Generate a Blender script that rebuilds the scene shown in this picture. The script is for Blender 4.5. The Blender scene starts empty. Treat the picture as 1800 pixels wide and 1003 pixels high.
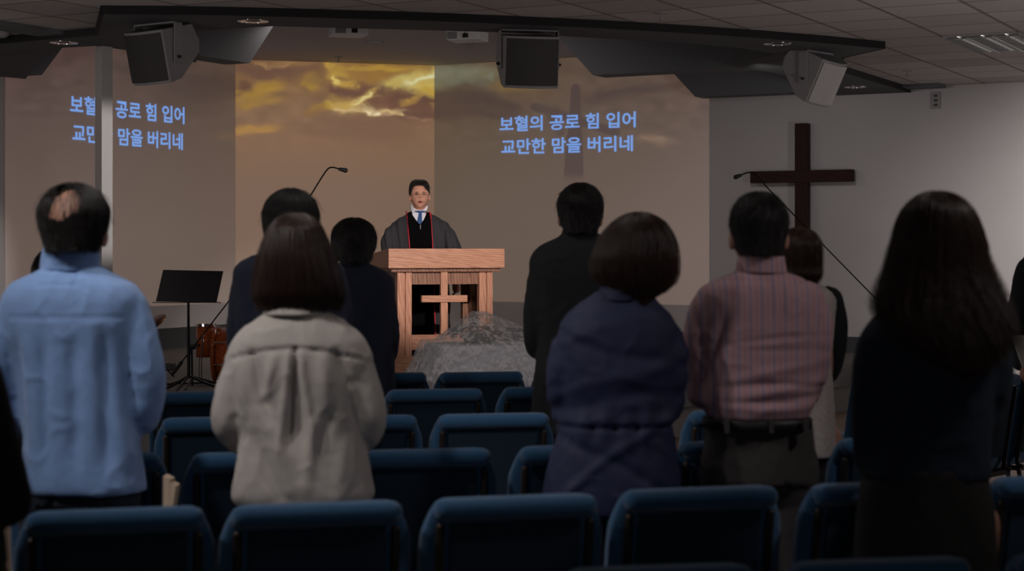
import bpy, bmesh, math, random
import numpy as np
from mathutils import Vector, Matrix, noise as mnoise
random.seed(7); RNG = np.random.RandomState(11)
PI = math.pi
SC = bpy.context.scene
COL = SC.collection

# ------------------------------------------------------------------ camera, world, lights
F = 3000.0; CZ = 1.56; HY = 430.0          # focal length in pixels, eye height, horizon row (1800x1003)
cam_d = bpy.data.cameras.new('camera'); cam = bpy.data.objects.new('camera', cam_d); COL.objects.link(cam)
cam.location = (0, 0, CZ); cam.rotation_euler = (PI/2, 0, 0)
cam_d.sensor_width = 36; cam_d.lens = F*36/1800
cam_d.shift_x = 0; cam_d.shift_y = -(1003/2-HY)/1800
cam_d.clip_start = .05; cam_d.clip_end = 100
cam_d.dof.use_dof = True; cam_d.dof.focus_distance = 13.8; cam_d.dof.aperture_fstop = 3.5
SC.camera = cam
SC.view_settings.view_transform = 'Standard'; SC.view_settings.look = 'None'
SC.view_settings.gamma = 1; SC.view_settings.use_curve_mapping = False
SC.view_settings.exposure = 0.0

w = bpy.data.worlds.new('world'); SC.world = w; w.use_nodes = True
w.node_tree.nodes['Background'].inputs[0].default_value = (.10, .10, .11, 1)
w.node_tree.nodes['Background'].inputs[1].default_value = .0

def lamp(kind, name, loc, target, power, color, size=.3, spot=60, blend=.6, size_y=None):
    d = bpy.data.lights.new(name, kind); o = bpy.data.objects.new(name, d); COL.objects.link(o)
    o.location = loc
    o.rotation_euler = (Vector(target)-Vector(loc)).to_track_quat('-Z', 'Y').to_euler()
    d.energy = power; d.color = color
    if kind == 'AREA':
        d.size = size
        if size_y: d.shape = 'RECTANGLE'; d.size_y = size_y
    else:
        d.shadow_soft_size = size
        if kind == 'SPOT': d.spot_size = math.radians(spot); d.spot_blend = blend
    return o
# ceiling lights over the seats (left side is lit, the right side is nearly dark), then added unseen fills
lamp('SPOT', 'house_light_left', (-2.5, 4.0, 3.2), (-1.15, 5.12, 1.25), 118, (1, .96, .94), .07, 62, .8)
lamp('SPOT', 'house_light_middle', (-1.5, 4.1, 3.2), (-.55, 5.2, 1.1), 72, (1, .94, .90), .07, 50, .8)
lamp('AREA', 'house_light_row', (-.4, 6.2, 3.2), (-.4, 6.6, 0), 8, (1, .95, .92), 1.2)
lamp('SPOT', 'house_light_right', (2.6, 3.9, 3.2), (.95, 5.5, 1.45), 66, (1, .92, .90), .12, 72, .8)
lamp('AREA', 'rear_fill', (.3, -2.4, 2.2), (.5, 8, 2.6), 13, (1, .93, .91), 2.6, size_y=.8)  # unseen fill behind the camera, added to lift the ceiling and backs
lamp('AREA', 'ceiling_fill_right', (5.6, 9.5, 1.2), (3.6, 13.0, 3.3), 46, (1, .92, .90), .8)  # added fill out of view, brightens the right ceiling tiles; no real fixture
lamp('AREA', 'ceiling_fill_left', (-5.2, 8.0, 1.2), (-1.0, 11.5, 3.3), 36, (1, .92, .90), .8)  # its left counterpart, an unseen fill added for the middle of the ceiling
# stage lights
lamp('SPOT', 'stage_light_key', (.6, 8.6, 3.2), (-.72, 13.9, 1.62), 1150, (1, .87, .80), .06, 20, .6)
lamp('SPOT', 'stage_light_table', (-.2, 9.4, 3.2), (-.1, 12.1, .95), 95, (1, .92, .90), .08, 34, .8)
lamp('SPOT', 'stage_light_left', (-4.2, 12.2, 3.2), (-3.0, 16.0, .3), 24, (1, .9, .85), .1, 100, .8)
lamp('SPOT', 'stage_light_column', (-.4, 11.5, 3.12), (-3.45, 14.40, 2.1), 460, (1, .94, .90), .03, 19, .5)
lamp('AREA', 'stage_wash', (-1.2, 17.0, 3.78), (-1.2, 17.6, 0), 34, (1, .86, .80), 2.2)
lamp('SPOT', 'wall_light_right', (6.9, 14.0, 2.7), (6.9, 17.4, 1.7), 760, (1, .93, .90), .15, 70, 1.0)
lamp('SPOT', 'wall_light_cross', (2.2, 15.6, 3.15), (3.75, 19.2, 1.55), 48, (1, .91, .91), .05, 80, 1.0)

# ------------------------------------------------------------------ materials
def nodes(m): return m.node_tree.nodes, m.node_tree.links
def mat(name, col, rough=.8, metal=0, noise=0, nscale=40, bump=0, bscale=200, sheen=0, spec=.5, stretch=(1, 1, 1), col2=None, emit=None, alpha=None):
    m = bpy.data.materials.new(name); m.use_nodes = True
    n, l = nodes(m); b = n['Principled BSDF']
    b.inputs['Base Color'].default_value = (*col, 1); b.inputs['Roughness'].default_value = rough
    b.inputs['Metallic'].default_value = metal; b.inputs['Specular IOR Level'].default_value = spec
    if sheen:
        b.inputs['Sheen Weight'].default_value = sheen; b.inputs['Sheen Roughness'].default_value = .5
    tc = n.new('ShaderNodeTexCoord'); mp = n.new('ShaderNodeMapping'); mp.inputs['Scale'].default_value = stretch
    l.new(tc.outputs['Object'], mp.inputs['Vector'])
    nt = n.new('ShaderNodeTexNoise'); nt.inputs['Scale'].default_value = nscale; nt.inputs['Detail'].default_value = 4
    l.new(mp.outputs[0], nt.inputs['Vector'])
    mx = n.new('ShaderNodeMix'); mx.data_type = 'RGBA'
    a = max(noise, .04)
    c2 = col2 or tuple(min(1, c*(1+a)) for c in col)
    mx.inputs[6].default_value = (*[c*(1-a) for c in col], 1); mx.inputs[7].default_value = (*c2, 1)
    l.new(nt.outputs[0], mx.inputs[0]); l.new(mx.outputs[2], b.inputs['Base Color'])
    if bump:
        n2 = n.new('ShaderNodeTexNoise'); n2.inputs['Scale'].default_value = bscale; l.new(mp.outputs[0], n2.inputs['Vector'])
        bp = n.new('ShaderNodeBump'); bp.inputs['Strength'].default_value = bump; bp.inputs['Distance'].default_value = .003
        l.new(n2.outputs[0], bp.inputs['Height']); l.new(bp.outputs[0], b.inputs['Normal'])
    if emit:
        b.inputs['Emission Color'].default_value = (*emit[:3], 1); b.inputs['Emission Strength'].default_value = emit[3]
    return m

def wood(name, c1, c2, scale=6, axis='X', rough=.45):
    m = bpy.data.materials.new(name); m.use_nodes = True; n, l = nodes(m); b = n['Principled BSDF']
    tc = n.new('ShaderNodeTexCoord'); mp = n.new('ShaderNodeMapping')
    st = {'X': (1.6, 22, 22), 'Z': (22, 22, 1.6), 'Y': (22, 1.6, 22)}[axis]
    mp.inputs['Scale'].default_value = st; l.new(tc.outputs['Object'], mp.inputs['Vector'])
    nz = n.new('ShaderNodeTexNoise'); nz.inputs['Scale'].default_value = scale*.3; nz.inputs['Detail'].default_value = 8; nz.inputs['Distortion'].default_value = 1.2
    l.new(mp.outputs[0], nz.inputs['Vector'])
    wv = n.new('ShaderNodeTexWave'); wv.inputs['Scale'].default_value = scale*.25; wv.inputs['Distortion'].default_value = 9; wv.inputs['Detail'].default_value = 3
    wv.bands_direction = 'DIAGONAL'; l.new(mp.outputs[0], wv.inputs['Vector'])
    mm = n.new('ShaderNodeMath'); mm.operation = 'MULTIPLY'; l.new(nz.outputs[0], mm.inputs[0]); l.new(wv.outputs[0], mm.inputs[1])
    cr = n.new('ShaderNodeValToRGB'); cr.color_ramp.elements[0].color = (*c2, 1); cr.color_ramp.elements[1].color = (*c1, 1)
    cr.color_ramp.elements[0].position = .05; cr.color_ramp.elements[1].position = .42
    l.new(mm.outputs[0], cr.inputs[0]); l.new(cr.outputs[0], b.inputs['Base Color'])
    b.inputs['Roughness'].default_value = rough
    return m

M = {}
M['wall'] = mat('wall_paint', (.52, .50, .50), .9, noise=.03, nscale=3, bump=.5, bscale=60)
M['stage_ceiling'] = mat('stage_ceiling_paint', (.42, .40, .41), .9)
M['soffit'] = mat('soffit_paint', (.085, .088, .094), .85, noise=.05)
M['fascia'] = mat('fascia_paint', (.008, .0085, .009), .8)
M['baffle'] = mat('baffle_paint', (.13, .14, .15), .8)
M['baseboard'] = mat('baseboard_rubber', (.055, .058, .065), .7)
M['carpet'] = mat('stage_carpet', (.16, .15, .145), 1, noise=.5, nscale=90, bump=1, bscale=300)
M['dark_wall'] = mat('dark_wall_paint', (.12, .115, .11), .95)
M['metal_black'] = mat('black_metal', (.012, .012, .013), .45, .6)
M['plastic_black'] = mat('black_plastic', (.015, .015, .016), .5)
M['chrome'] = mat('chrome', (.8, .8, .8), .15, 1)
M['white_plastic'] = mat('white_plastic', (.85, .85, .85), .5)
M['grille'] = mat('speaker_grille_cloth', (.06, .057, .057), .7, noise=.4, nscale=300, bump=.6, bscale=500)
M['speaker_grey'] = mat('speaker_cabinet_grey', (.34, .33, .33), .7, noise=.08)
M['chair_blue'] = mat('chair_blue_fabric', (.018, .085, .19), .95, noise=.15, nscale=60, bump=.5, bscale=700, sheen=.3)
M['chair_panel'] = mat('chair_panel_fabric', (.006, .022, .045), .95, noise=.2, nscale=60, bump=.5, bscale=700)
M['chair_frame'] = mat('chair_frame_metal', (.035, .026, .022), .45, .5)
M['oak'] = wood('oak_wood', (.52, .265, .17), (.36, .16, .095), 7, 'X')
M['oak_v'] = wood('oak_wood_upright', (.52, .265, .17), (.36, .16, .095), 7, 'Z')
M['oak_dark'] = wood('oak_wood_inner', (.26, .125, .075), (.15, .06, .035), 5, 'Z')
M['cross_wood'] = wood('dark_cross_wood', (.040, .014, .011), (.018, .006, .005), 5, 'Z', .9)
M['cross_wood_h'] = wood('dark_cross_wood_beam', (.040, .014, .011), (.018, .006, .005), 5, 'X', .9)
M['floor'] = wood('floor_boards', (.26, .175, .11), (.15, .09, .055), 3, 'X', .4)
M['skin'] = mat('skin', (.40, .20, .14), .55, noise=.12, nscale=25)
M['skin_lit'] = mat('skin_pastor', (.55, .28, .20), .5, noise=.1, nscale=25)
M['lip'] = mat('lip', (.30, .075, .06), .5)
M['eye_white'] = mat('eye_white', (.26, .22, .21), .5, spec=.2)
M['iris'] = mat('dark_iris', (.01, .006, .005), .2)
M['hair_black'] = mat('hair_black', (.012, .010, .0095), .42, spec=.4)
M['hair_brown'] = mat('hair_dark_brown', (.034, .016, .010), .40, spec=.45)
M['hair_auburn'] = mat('hair_auburn_brown', (.030, .014, .010), .40, spec=.45)
M['blue_fleece'] = mat('pale_blue_fleece', (.185, .30, .555), .95, noise=.08, nscale=30, bump=.4, bscale=400, sheen=.15)
M['blue_inner'] = mat('blue_collar_lining', (.03, .10, .25), .9)
M['beige'] = mat('beige_canvas', (.36, .325, .30), .9, noise=.07, nscale=30, bump=.3, bscale=500)
M['beige_dark'] = mat('beige_stitching', (.17, .145, .13), .9)
M['navy_suit'] = mat('navy_suit_wool', (.012, .016, .034), .95, noise=.15, nscale=200)
M['black_suit'] = mat('black_suit_wool', (.010, .011, .014), .85, noise=.15, nscale=200)
M['navy_jacket'] = mat('navy_nylon_jacket', (.0065, .0105, .046), .75, noise=.15, nscale=40)
M['dark_knit'] = mat('dark_knit', (.010, .017, .032), .95, noise=.2, nscale=150)
M['black_cloth'] = mat('black_cloth', (.006, .006, .007), .95)
M['trouser_grey'] = mat('charcoal_trousers', (.035, .030, .028), .9, noise=.1)
M['skirt'] = mat('black_skirt', (.018, .016, .014), .9)
M['denim'] = mat('dark_denim', (.010, .014, .028), .9)
M['tweed'] = mat('tweed', (.42, .37, .35), 1, noise=.5, nscale=160, bump=1, bscale=200)
M['leather'] = mat('black_leather', (.006, .006, .006), .5)
M['robe'] = mat('robe_charcoal', (.036, .036, .041), .9, spec=.2, noise=.15, nscale=60, stretch=(4, 1, .3))
M['velvet'] = mat('robe_velvet', (.003, .003, .0035), 1, spec=.05)
M['red'] = mat('red_piping', (.45, .012, .03), .7)
M['shirt_white'] = mat('white_shirt', (.72, .72, .80), .8)
M['tie'] = mat('blue_tie', (.022, .075, .22), .6)
M['cloth_grey'] = mat('grey_satin_cloth', (.40, .40, .45), .8, noise=.12, nscale=14)
M['paper'] = mat('brown_paper', (.40, .30, .22), .9, noise=.15)
M['paper_white'] = mat('white_paper', (.75, .73, .70), .9)
M['flower'] = mat('dried_flower', (.20, .12, .10), .9, noise=.4)
M['leaf'] = mat('dark_leaf', (.05, .06, .04), .9, noise=.4)
M['drum_shell'] = wood('drum_shell_lacquer', (.42, .10, .025), (.20, .035, .01), 5, 'Y', .18)
M['drum_head'] = mat('drum_head', (.14, .13, .12), .5)
M['brass'] = mat('dark_brass', (.20, .10, .05), .35, .8)

# striped shirt
def shirt_mat():
    m = bpy.data.materials.new('pink_striped_shirt'); m.use_nodes = True; n, l = nodes(m); b = n['Principled BSDF']
    tc = n.new('ShaderNodeTexCoord'); sx = n.new('ShaderNodeSeparateXYZ'); l.new(tc.outputs['Object'], sx.inputs[0])
    def stripe(period, duty, off):
        a = n.new('ShaderNodeMath'); a.operation = 'ADD'; a.inputs[1].default_value = 10+off; l.new(sx.outputs[0], a.inputs[0])
        mo = n.new('ShaderNodeMath'); mo.operation = 'MODULO'; mo.inputs[1].default_value = period; l.new(a.outputs[0], mo.inputs[0])
        lt = n.new('ShaderNodeMath'); lt.operation = 'LESS_THAN'; lt.inputs[1].default_value = duty; l.new(mo.outputs[0], lt.inputs[0]); return lt
    s1 = stripe(.037, .0042, 0); s2 = stripe(.037, .0028, .0165)
    mx = n.new('ShaderNodeMix'); mx.data_type = 'RGBA'; mx.inputs[6].default_value = (.40, .235, .255, 1); mx.inputs[7].default_value = (.16, .18, .30, 1); l.new(s1.outputs[0], mx.inputs[0])
    m2 = n.new('ShaderNodeMix'); m2.data_type = 'RGBA'; m2.inputs[7].default_value = (.33, .17, .20, 1); l.new(s2.outputs[0], m2.inputs[0]); l.new(mx.outputs[2], m2.inputs[6])
    l.new(m2.outputs[2], b.inputs['Base Color']); b.inputs['Roughness'].default_value = .85
    return m
M['pink_shirt'] = shirt_mat()

# lace: procedural floral holes
def lace_mat():
    m = bpy.data.materials.new('lace'); m.use_nodes = True; n, l = nodes(m); b = n['Principled BSDF']
    b.inputs['Base Color'].default_value = (.62, .61, .60, 1); b.inputs['Specular IOR Level'].default_value = .1; b.inputs['Roughness'].default_value = .9
    tc = n.new('ShaderNodeTexCoord'); nz = n.new('ShaderNodeTexNoise'); nz.inputs['Scale'].default_value = 24; nz.inputs['Detail'].default_value = 3; nz.inputs['Distortion'].default_value = .8
    l.new(tc.outputs['Object'], nz.inputs['Vector'])
    cr = n.new('ShaderNodeValToRGB'); cr.color_ramp.elements[0].position = .50; cr.color_ramp.elements[0].color = (.13, .13, .13, 1)
    cr.color_ramp.elements[1].position = .57; cr.color_ramp.elements[1].color = (.36, .36, .36, 1)
    l.new(nz.outputs[0], cr.inputs[0]); l.new(cr.outputs[0], b.inputs['Alpha'])
    return m
M['lace'] = lace_mat()

TILE = .628; E2_0 = -3.525; E1_0 = 14.15
E1 = (.471, .882); E2 = (.882, -.471)
def tile_mat():
    m = bpy.data.materials.new('ceiling_tiles'); m.use_nodes = True; n, l = nodes(m); b = n['Principled BSDF']
    b.inputs['Roughness'].default_value = .95
    tc = n.new('ShaderNodeTexCoord'); sx = n.new('ShaderNodeSeparateXYZ'); l.new(tc.outputs['Object'], sx.inputs[0])
    def axis(e, off):
        a = n.new('ShaderNodeMath'); a.operation = 'MULTIPLY'; a.inputs[1].default_value = e[0]; l.new(sx.outputs[0], a.inputs[0])
        c = n.new('ShaderNodeMath'); c.operation = 'MULTIPLY_ADD'; c.inputs[1].default_value = e[1]; l.new(sx.outputs[1], c.inputs[0]); l.new(a.outputs[0], c.inputs[2])
        d = n.new('ShaderNodeMath'); d.operation = 'MULTIPLY_ADD'; d.inputs[1].default_value = 1/TILE; d.inputs[2].default_value = -off/TILE+100; l.new(c.outputs[0], d.inputs[0])
        fr = n.new('ShaderNodeMath'); fr.operation = 'FRACT'; l.new(d.outputs[0], fr.inputs[0])
        fl = n.new('ShaderNodeMath'); fl.operation = 'FLOOR'; l.new(d.outputs[0], fl.inputs[0])
        p = n.new('ShaderNodeMath'); p.operation = 'PINGPONG'; p.inputs[1].default_value = .5; l.new(fr.outputs[0], p.inputs[0])
        return p, fl
    p1, f1 = axis(E1, E1_0); p2, f2 = axis(E2, E2_0)
    def line(p, wd):
        t = n.new('ShaderNodeMath'); t.operation = 'LESS_THAN'; t.inputs[1].default_value = wd; l.new(p.outputs[0], t.inputs[0]); return t
    l1 = line(p1, .014); l2 = line(p2, .024)
    cb = n.new('ShaderNodeCombineXYZ'); l.new(f1.outputs[0], cb.inputs[0]); l.new(f2.outputs[0], cb.inputs[1])
    wn = n.new('ShaderNodeTexWhiteNoise'); wn.noise_dimensions = '2D'; l.new(cb.outputs[0], wn.inputs[0])
    nz = n.new('ShaderNodeTexNoise'); nz.inputs['Scale'].default_value = 30; nz.inputs['Detail'].default_value = 6; l.new(tc.outputs['Object'], nz.inputs['Vector'])
    mr = n.new('ShaderNodeMapRange'); mr.inputs[3].default_value = .80; mr.inputs[4].default_value = 1.1; l.new(wn.outputs[0], mr.inputs[0])
    mn = n.new('ShaderNodeMapRange'); mn.inputs[3].default_value = .85; mn.inputs[4].default_value = 1.15; l.new(nz.outputs[0], mn.inputs[0])
    mu = n.new('ShaderNodeMath'); mu.operation = 'MULTIPLY'; l.new(mr.outputs[0], mu.inputs[0]); l.new(mn.outputs[0], mu.inputs[1])
    c0 = n.new('ShaderNodeMix'); c0.data_type = 'RGBA'; c0.inputs[6].default_value = (0, 0, 0, 1); c0.inputs[7].default_value = (.50, .46, .45, 1); l.new(mu.outputs[0], c0.inputs[0])
    m2 = n.new('ShaderNodeMix'); m2.data_type = 'RGBA'; m2.inputs[7].default_value = (.22, .18, .15, 1); l.new(l2.outputs[0], m2.inputs[0]); l.new(c0.outputs[2], m2.inputs[6])
    m1 = n.new('ShaderNodeMix'); m1.data_type = 'RGBA'; m1.inputs[7].default_value = (.07, .055, .05, 1); l.new(l1.outputs[0], m1.inputs[0]); l.new(m2.outputs[2], m1.inputs[6])
    l.new(m1.outputs[2], b.inputs['Base Color'])
    return m
M['tiles'] = tile_mat()

# ------------------------------------------------------------------ mesh helpers
def mesh_obj(name, V, Fc, m, parent=None, smooth=False, loc=None):
    me = bpy.data.meshes.new(name); me.from_pydata([tuple(map(float, v)) for v in V], [], [tuple(f) for f in Fc])
    me.update()
    o = bpy.data.objects.new(name, me); COL.objects.link(o)
    if m: me.materials.append(m)
    if parent: o.parent = parent
    if loc: o.location = loc
    if smooth:
        for p in me.polygons: p.use_smooth = True
    return o
def bevel(o, wd=.004, seg=2):
    md = o.modifiers.new('bevel', 'BEVEL'); md.width = wd; md.segments = seg; md.limit_method = 'ANGLE'; return o
class G:
    """collects geometry for one mesh"""
    def __init__(s): s.V = []; s.F = []
    def add(s, V, Fc):
        b = len(s.V); s.V += [tuple(map(float, v)) for v in V]; s.F += [tuple(i+b for i in f) for f in Fc]; return s
    def box(s, x0, x1, y0, y1, z0, z1, M4=None):
        V = [Vector((x, y, z)) for z in (z0, z1) for y in (y0, y1) for x in (x0, x1)]
        if M4: V = [M4 @ v for v in V]
        return s.add(V, [(0, 2, 3, 1), (4, 5, 7, 6), (0, 1, 5, 4), (2, 6, 7, 3), (0, 4, 6, 2), (1, 3, 7, 5)])
    def prism(s, poly, z0, z1):
        n = len(poly); V = [(x, y, z0) for x, y in poly]+[(x, y, z1) for x, y in poly]
        return s.add(V, [tuple(range(n))[::-1], tuple(range(n, 2*n))]+[(i, (i+1) % n, n+(i+1) % n, n+i) for i in range(n)])
    def loft(s, rings, cap=True):
        n = len(rings[0]); V = [p for r in rings for p in r]; Fc = []
        for k in range(len(rings)-1):
            for i in range(n): Fc.append((k*n+i, k*n+(i+1) % n, (k+1)*n+(i+1) % n, (k+1)*n+i))
        if cap: Fc.append(tuple(range(n))[::-1]); Fc.append(tuple(range((len(rings)-1)*n, len(rings)*n)))
        return s.add(V, Fc)
    def tube(s, pts, rad, n=10, round_ends=True, flat=1.0, smooth=0):
        P = [np.array(p, float) for p in pts]; R = list(rad) if hasattr(rad, '__len__') else [rad]*len(P)
        if smooth:
            tt = np.arange(len(P)); ts = np.linspace(0, len(P)-1, (len(P)-1)*smooth+1)
            Pn = []
            for t in ts:
                i = min(int(t), len(P)-2); f = t-i
                p0 = P[max(i-1, 0)]; p1 = P[i]; p2 = P[i+1]; p3 = P[min(i+2, len(P)-1)]
                Pn.append(.5*((2*p1)+(-p0+p2)*f+(2*p0-5*p1+4*p2-p3)*f*f+(-p0+3*p1-3*p2+p3)*f**3))
            R = list(np.interp(ts, tt, R)); P = Pn
        if round_ends:
            d0 = P[1]-P[0]; d0 /= np.linalg.norm(d0)+1e-9; d1 = P[-1]-P[-2]; d1 /= np.linalg.norm(d1)+1e-9
            Pa = [P[0]-d0*R[0]*c for c in (.97, .7, .35)]; Ra = [R[0]*c for c in (.24, .71, .94)]
            Pb = [P[-1]+d1*R[-1]*c for c in (.35, .7, .97)]; Rb = [R[-1]*c for c in (.94, .71, .24)]
            P = Pa+P+Pb; R = Ra+R+Rb
        rings = []; up = None
        for i in range(len(P)):
            d = P[min(i+1, len(P)-1)]-P[max(i-1, 0)]; d /= np.linalg.norm(d)+1e-9
            if up is None:
                up = np.array((0, 0, 1.)) if abs(d[2]) < .9 else np.array((0, 1., 0))
            u = up-d*np.dot(up, d); u /= np.linalg.norm(u)+1e-9; v = np.cross(d, u); up = u
            rings.append([P[i]+R[i]*(math.cos(a)*u+math.sin(a)*v*flat) for a in np.arange(n)*2*PI/n])
        return s.loft(rings)
    def ell(s, c, r, n=16, k=10, M3=None):
        rings = []
        for i in range(1, k):
            th = PI*i/k
            ring = []
            for a in np.arange(n)*2*PI/n:
                p = np.array((r[0]*math.sin(th)*math.cos(a), r[1]*math.sin(th)*math.sin(a), -r[2]*math.cos(th)))
                if M3 is not None: p = np.array(M3 @ Vector(p))
                ring.append(p+np.array(c))
            rings.append(ring)
        return s.loft(rings)
    def disc_ring(s, c, r0, r1, z0, z1, n=32):
        rings = [[(c[0]+r*math.cos(a), c[1]+r*math.sin(a), z) for a in np.arange(n)*2*PI/n] for r, z in ((r0, z0), (r1, z0), (r1, z1), (r0, z1), (r0, z0))]
        return s.loft(rings, cap=False)
    def build(s, name, m, parent=None, smooth=False, loc=None): return mesh_obj(name, s.V, s.F, m, parent, smooth, loc)
def empty(name, loc, label, cat, group=None, rz=0):
    o = bpy.data.objects.new(name, None); COL.objects.link(o); o.location = loc; o.rotation_euler = (0, 0, rz); o.empty_display_size = .1
    return tag(o, label, cat, group)
def tag(o, label, cat, group=None):
    o['label'] = label; o['category'] = cat
    if group: o['group'] = group
    return o
def struct(o): o['kind'] = 'structure'; return o
def copy_tree(o, parent=None):
    c = o.copy(); COL.objects.link(c); c.parent = parent
    for ch in list(o.children): copy_tree(ch, c)
    return c
def at(px, D): return (px-900)*D/F
def zz(py, D): return CZ-(py-HY)*D/F

def vnoise(p, seed=0):
    p = np.asarray(p, float); i = np.floor(p).astype(np.int64); f = p-i; f = f*f*(3-2*f)
    def h(a, b, c):
        v = (a*374761393+b*668265263+c*2147483647+seed*974634777) & 0xffffffff
        v = ((v ^ (v >> 13))*1274126177) & 0xffffffff; v = v ^ (v >> 16)
        return (v & 0xffff)/65535.0
    x, y, z = i[:, 0], i[:, 1], i[:, 2]; r = 0
    for dx in (0, 1):
        for dy in (0, 1):
            for dz in (0, 1):
                wgt = (f[:, 0] if dx else 1-f[:, 0])*(f[:, 1] if dy else 1-f[:, 1])*(f[:, 2] if dz else 1-f[:, 2])
                r = r+wgt*h(x+dx, y+dy, z+dz)
    return r
def fbm(p, seed=0, octv=3):
    p = np.asarray(p, float); r = 0; a = .5; t = 0
    for o in range(octv): r = r+a*vnoise(p*2**o+o*17.3, seed+o); t += a; a *= .5
    return r/t*2-1

def fuse(g, name, voxel, m, parent=None, smooth=6, disp=None, loc=None):
    """one continuous surface out of overlapping volumes"""
    o = mesh_obj(name+'_src', g.V, g.F, None)
    md = o.modifiers.new('r', 'REMESH'); md.mode = 'VOXEL'; md.voxel_size = voxel; md.use_smooth_shade = True
    if smooth: ms = o.modifiers.new('s', 'SMOOTH'); ms.iterations = smooth; ms.factor = .5
    dg = bpy.context.evaluated_depsgraph_get(); me = bpy.data.meshes.new_from_object(o.evaluated_get(dg))
    src = o.data; bpy.data.objects.remove(o); bpy.data.meshes.remove(src)
    if disp:
        n = len(me.vertices); co = np.empty(n*3); me.vertices.foreach_get('co', co); co = co.reshape(-1, 3)
        nr = np.empty(n*3); me.vertices.foreach_get('normal', nr); nr = nr.reshape(-1, 3)
        d = disp(co, nr); co = co+nr*d[:, None] if d.ndim == 1 else co+d
        me.vertices.foreach_set('co', co.ravel()); me.update()
    me.materials.clear(); me.materials.append(m); me.name = name
    me.polygons.foreach_set('use_smooth', [True]*len(me.polygons))
    o = bpy.data.objects.new(name, me); COL.objects.link(o)
    if parent: o.parent = parent
    if loc: o.location = loc
    return o

# ------------------------------------------------------------------ room
HC = 1.73; ZT = CZ+HC; ZS = 3.23; ZC = 3.83; STG = .355
C1 = (-3.39, 20.9); C0 = (-.98, 21.58)
def rw(t, off=0): return (C0[0]+.882*t-.471*off, C0[1]-.471*t-.882*off)      # right wall, t metres from the corner, off towards the room
def lw(t, off=0): return (C1[0]-.471*t+.882*off, C1[1]-.882*t-.471*off)
md_ = np.array(C0)-np.array(C1); ml = np.linalg.norm(md_); md_ /= ml
def mw(t, off=0): return (C1[0]+md_[0]*t+md_[1]*off, C1[1]+md_[1]*t-md_[0]*off)
def rw_t(px): q = (px-900)/F; return (C0[1]*q-C0[0])/(.882+.471*q)
def lw_t(px): q = (px-900)/F; return (C1[0]-C1[1]*q)/(.471-.882*q)
def mw_t(px): q = (px-900)/F; return (C1[1]*q-C1[0])/(md_[0]-md_[1]*q)
RT, LT = 10.2, 9.0
def wall(name, a, b, thick=.2, z1=4.0, m='wall', z0=-.1):
    a = np.array(a); b = np.array(b); d = (b-a)/np.linalg.norm(b-a); nn = np.array((-d[1], d[0]))
    mid = (a+b)/2
    if np.dot(nn, mid-np.array((0, 9))) < 0: nn = -nn
    g = G().prism([tuple(a), tuple(b), tuple(b+nn*thick), tuple(a+nn*thick)], z0, z1)
    return struct(g.build(name, M[m]))
wall('wall_right', rw(0), rw(RT)); wall('wall_left', lw(0), lw(LT)); wall('wall_back', C1, C0)
RE = rw(RT); LE = lw(LT)
wall('wall_side_right', RE, (RE[0], -3), m='dark_wall'); wall('wall_side_left', LE, (LE[0], -3), m='dark_wall')
wall('wall_rear', (LE[0], -3), (RE[0], -3), m='dark_wall')
struct(G().prism([(LE[0], -3), (RE[0], -3), RE, C0, C1, LE], -.1, 0).build('floor', M['floor']))
# soffit plan
front = [(-6.31, 15.44), (-3.3, 13.6), (-2.96, 12.36), (-2.5, 12.38), (-2.07, 12.43), (-1.4, 12.56), (-.7, 12.71), (0, 12.92), (.7, 13.17), (1.4, 13.48), (2.02, 13.8), (2.6, 14.15), (3.16, 14.54), (2.95, 15.25), (3.1, 16.35), rw(6.05)]
back = [(3.55, 19.3), (2.71, 16.9), (2.47, 16.48), (2.16, 16.2), (2.06, 15.8), (2.33, 14.95), (1.887, 14.44), (1.31, 14.07), (.373, 13.65), (-.18, 13.4), (-1.836, 13.05), (-2.45, 13.3), (-2.75, 15.0), (-2.9, 15.65), (-3.31, 14.65), (-3.5, 14.35), (-3.82, 14.48), (-4.35, 15.6), (-4.9, 17.2)]
off = [( .6, -.75), (.45, -.8)]
struct(G().prism(front+back, ZS, ZC+.1).build('trim_1', M['soffit'])) ['label'] = 'dark grey ceiling soffit around the stage'
# black fascia strip along the soffit's front edge (bottom 6 cm)
def strip(poly, z0, z1, th):
    g = G()
    for a, b in zip(poly[:-1], poly[1:]):
        a = np.array(a); b = np.array(b); d = (b-a)/np.linalg.norm(b-a); nn = np.array((d[1], -d[0]))
        g.prism([tuple(a-d*th*.3), tuple(b+d*th*.3), tuple(b+d*th*.3+nn*th), tuple(a-d*th*.3+nn*th)][::-1], z0, z1)
    return g
struct(strip(front[:-1]+[rw(6.05, .0)], ZS-.002, ZT+.012, .02).build('trim_2', M['fascia']))
# tiled ceiling
tc = [(LE[0], -3), (RE[0], -3), RE] + front[::-1] + [LE]
struct(G().prism(tc, ZT, ZT+.05).build('ceiling', M['tiles']))
struct(G().prism([LE, (RE[0], -3.0), RE, C0, C1], ZC, ZC+.05).build('ceiling_stage', M['stage_ceiling']))
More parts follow.
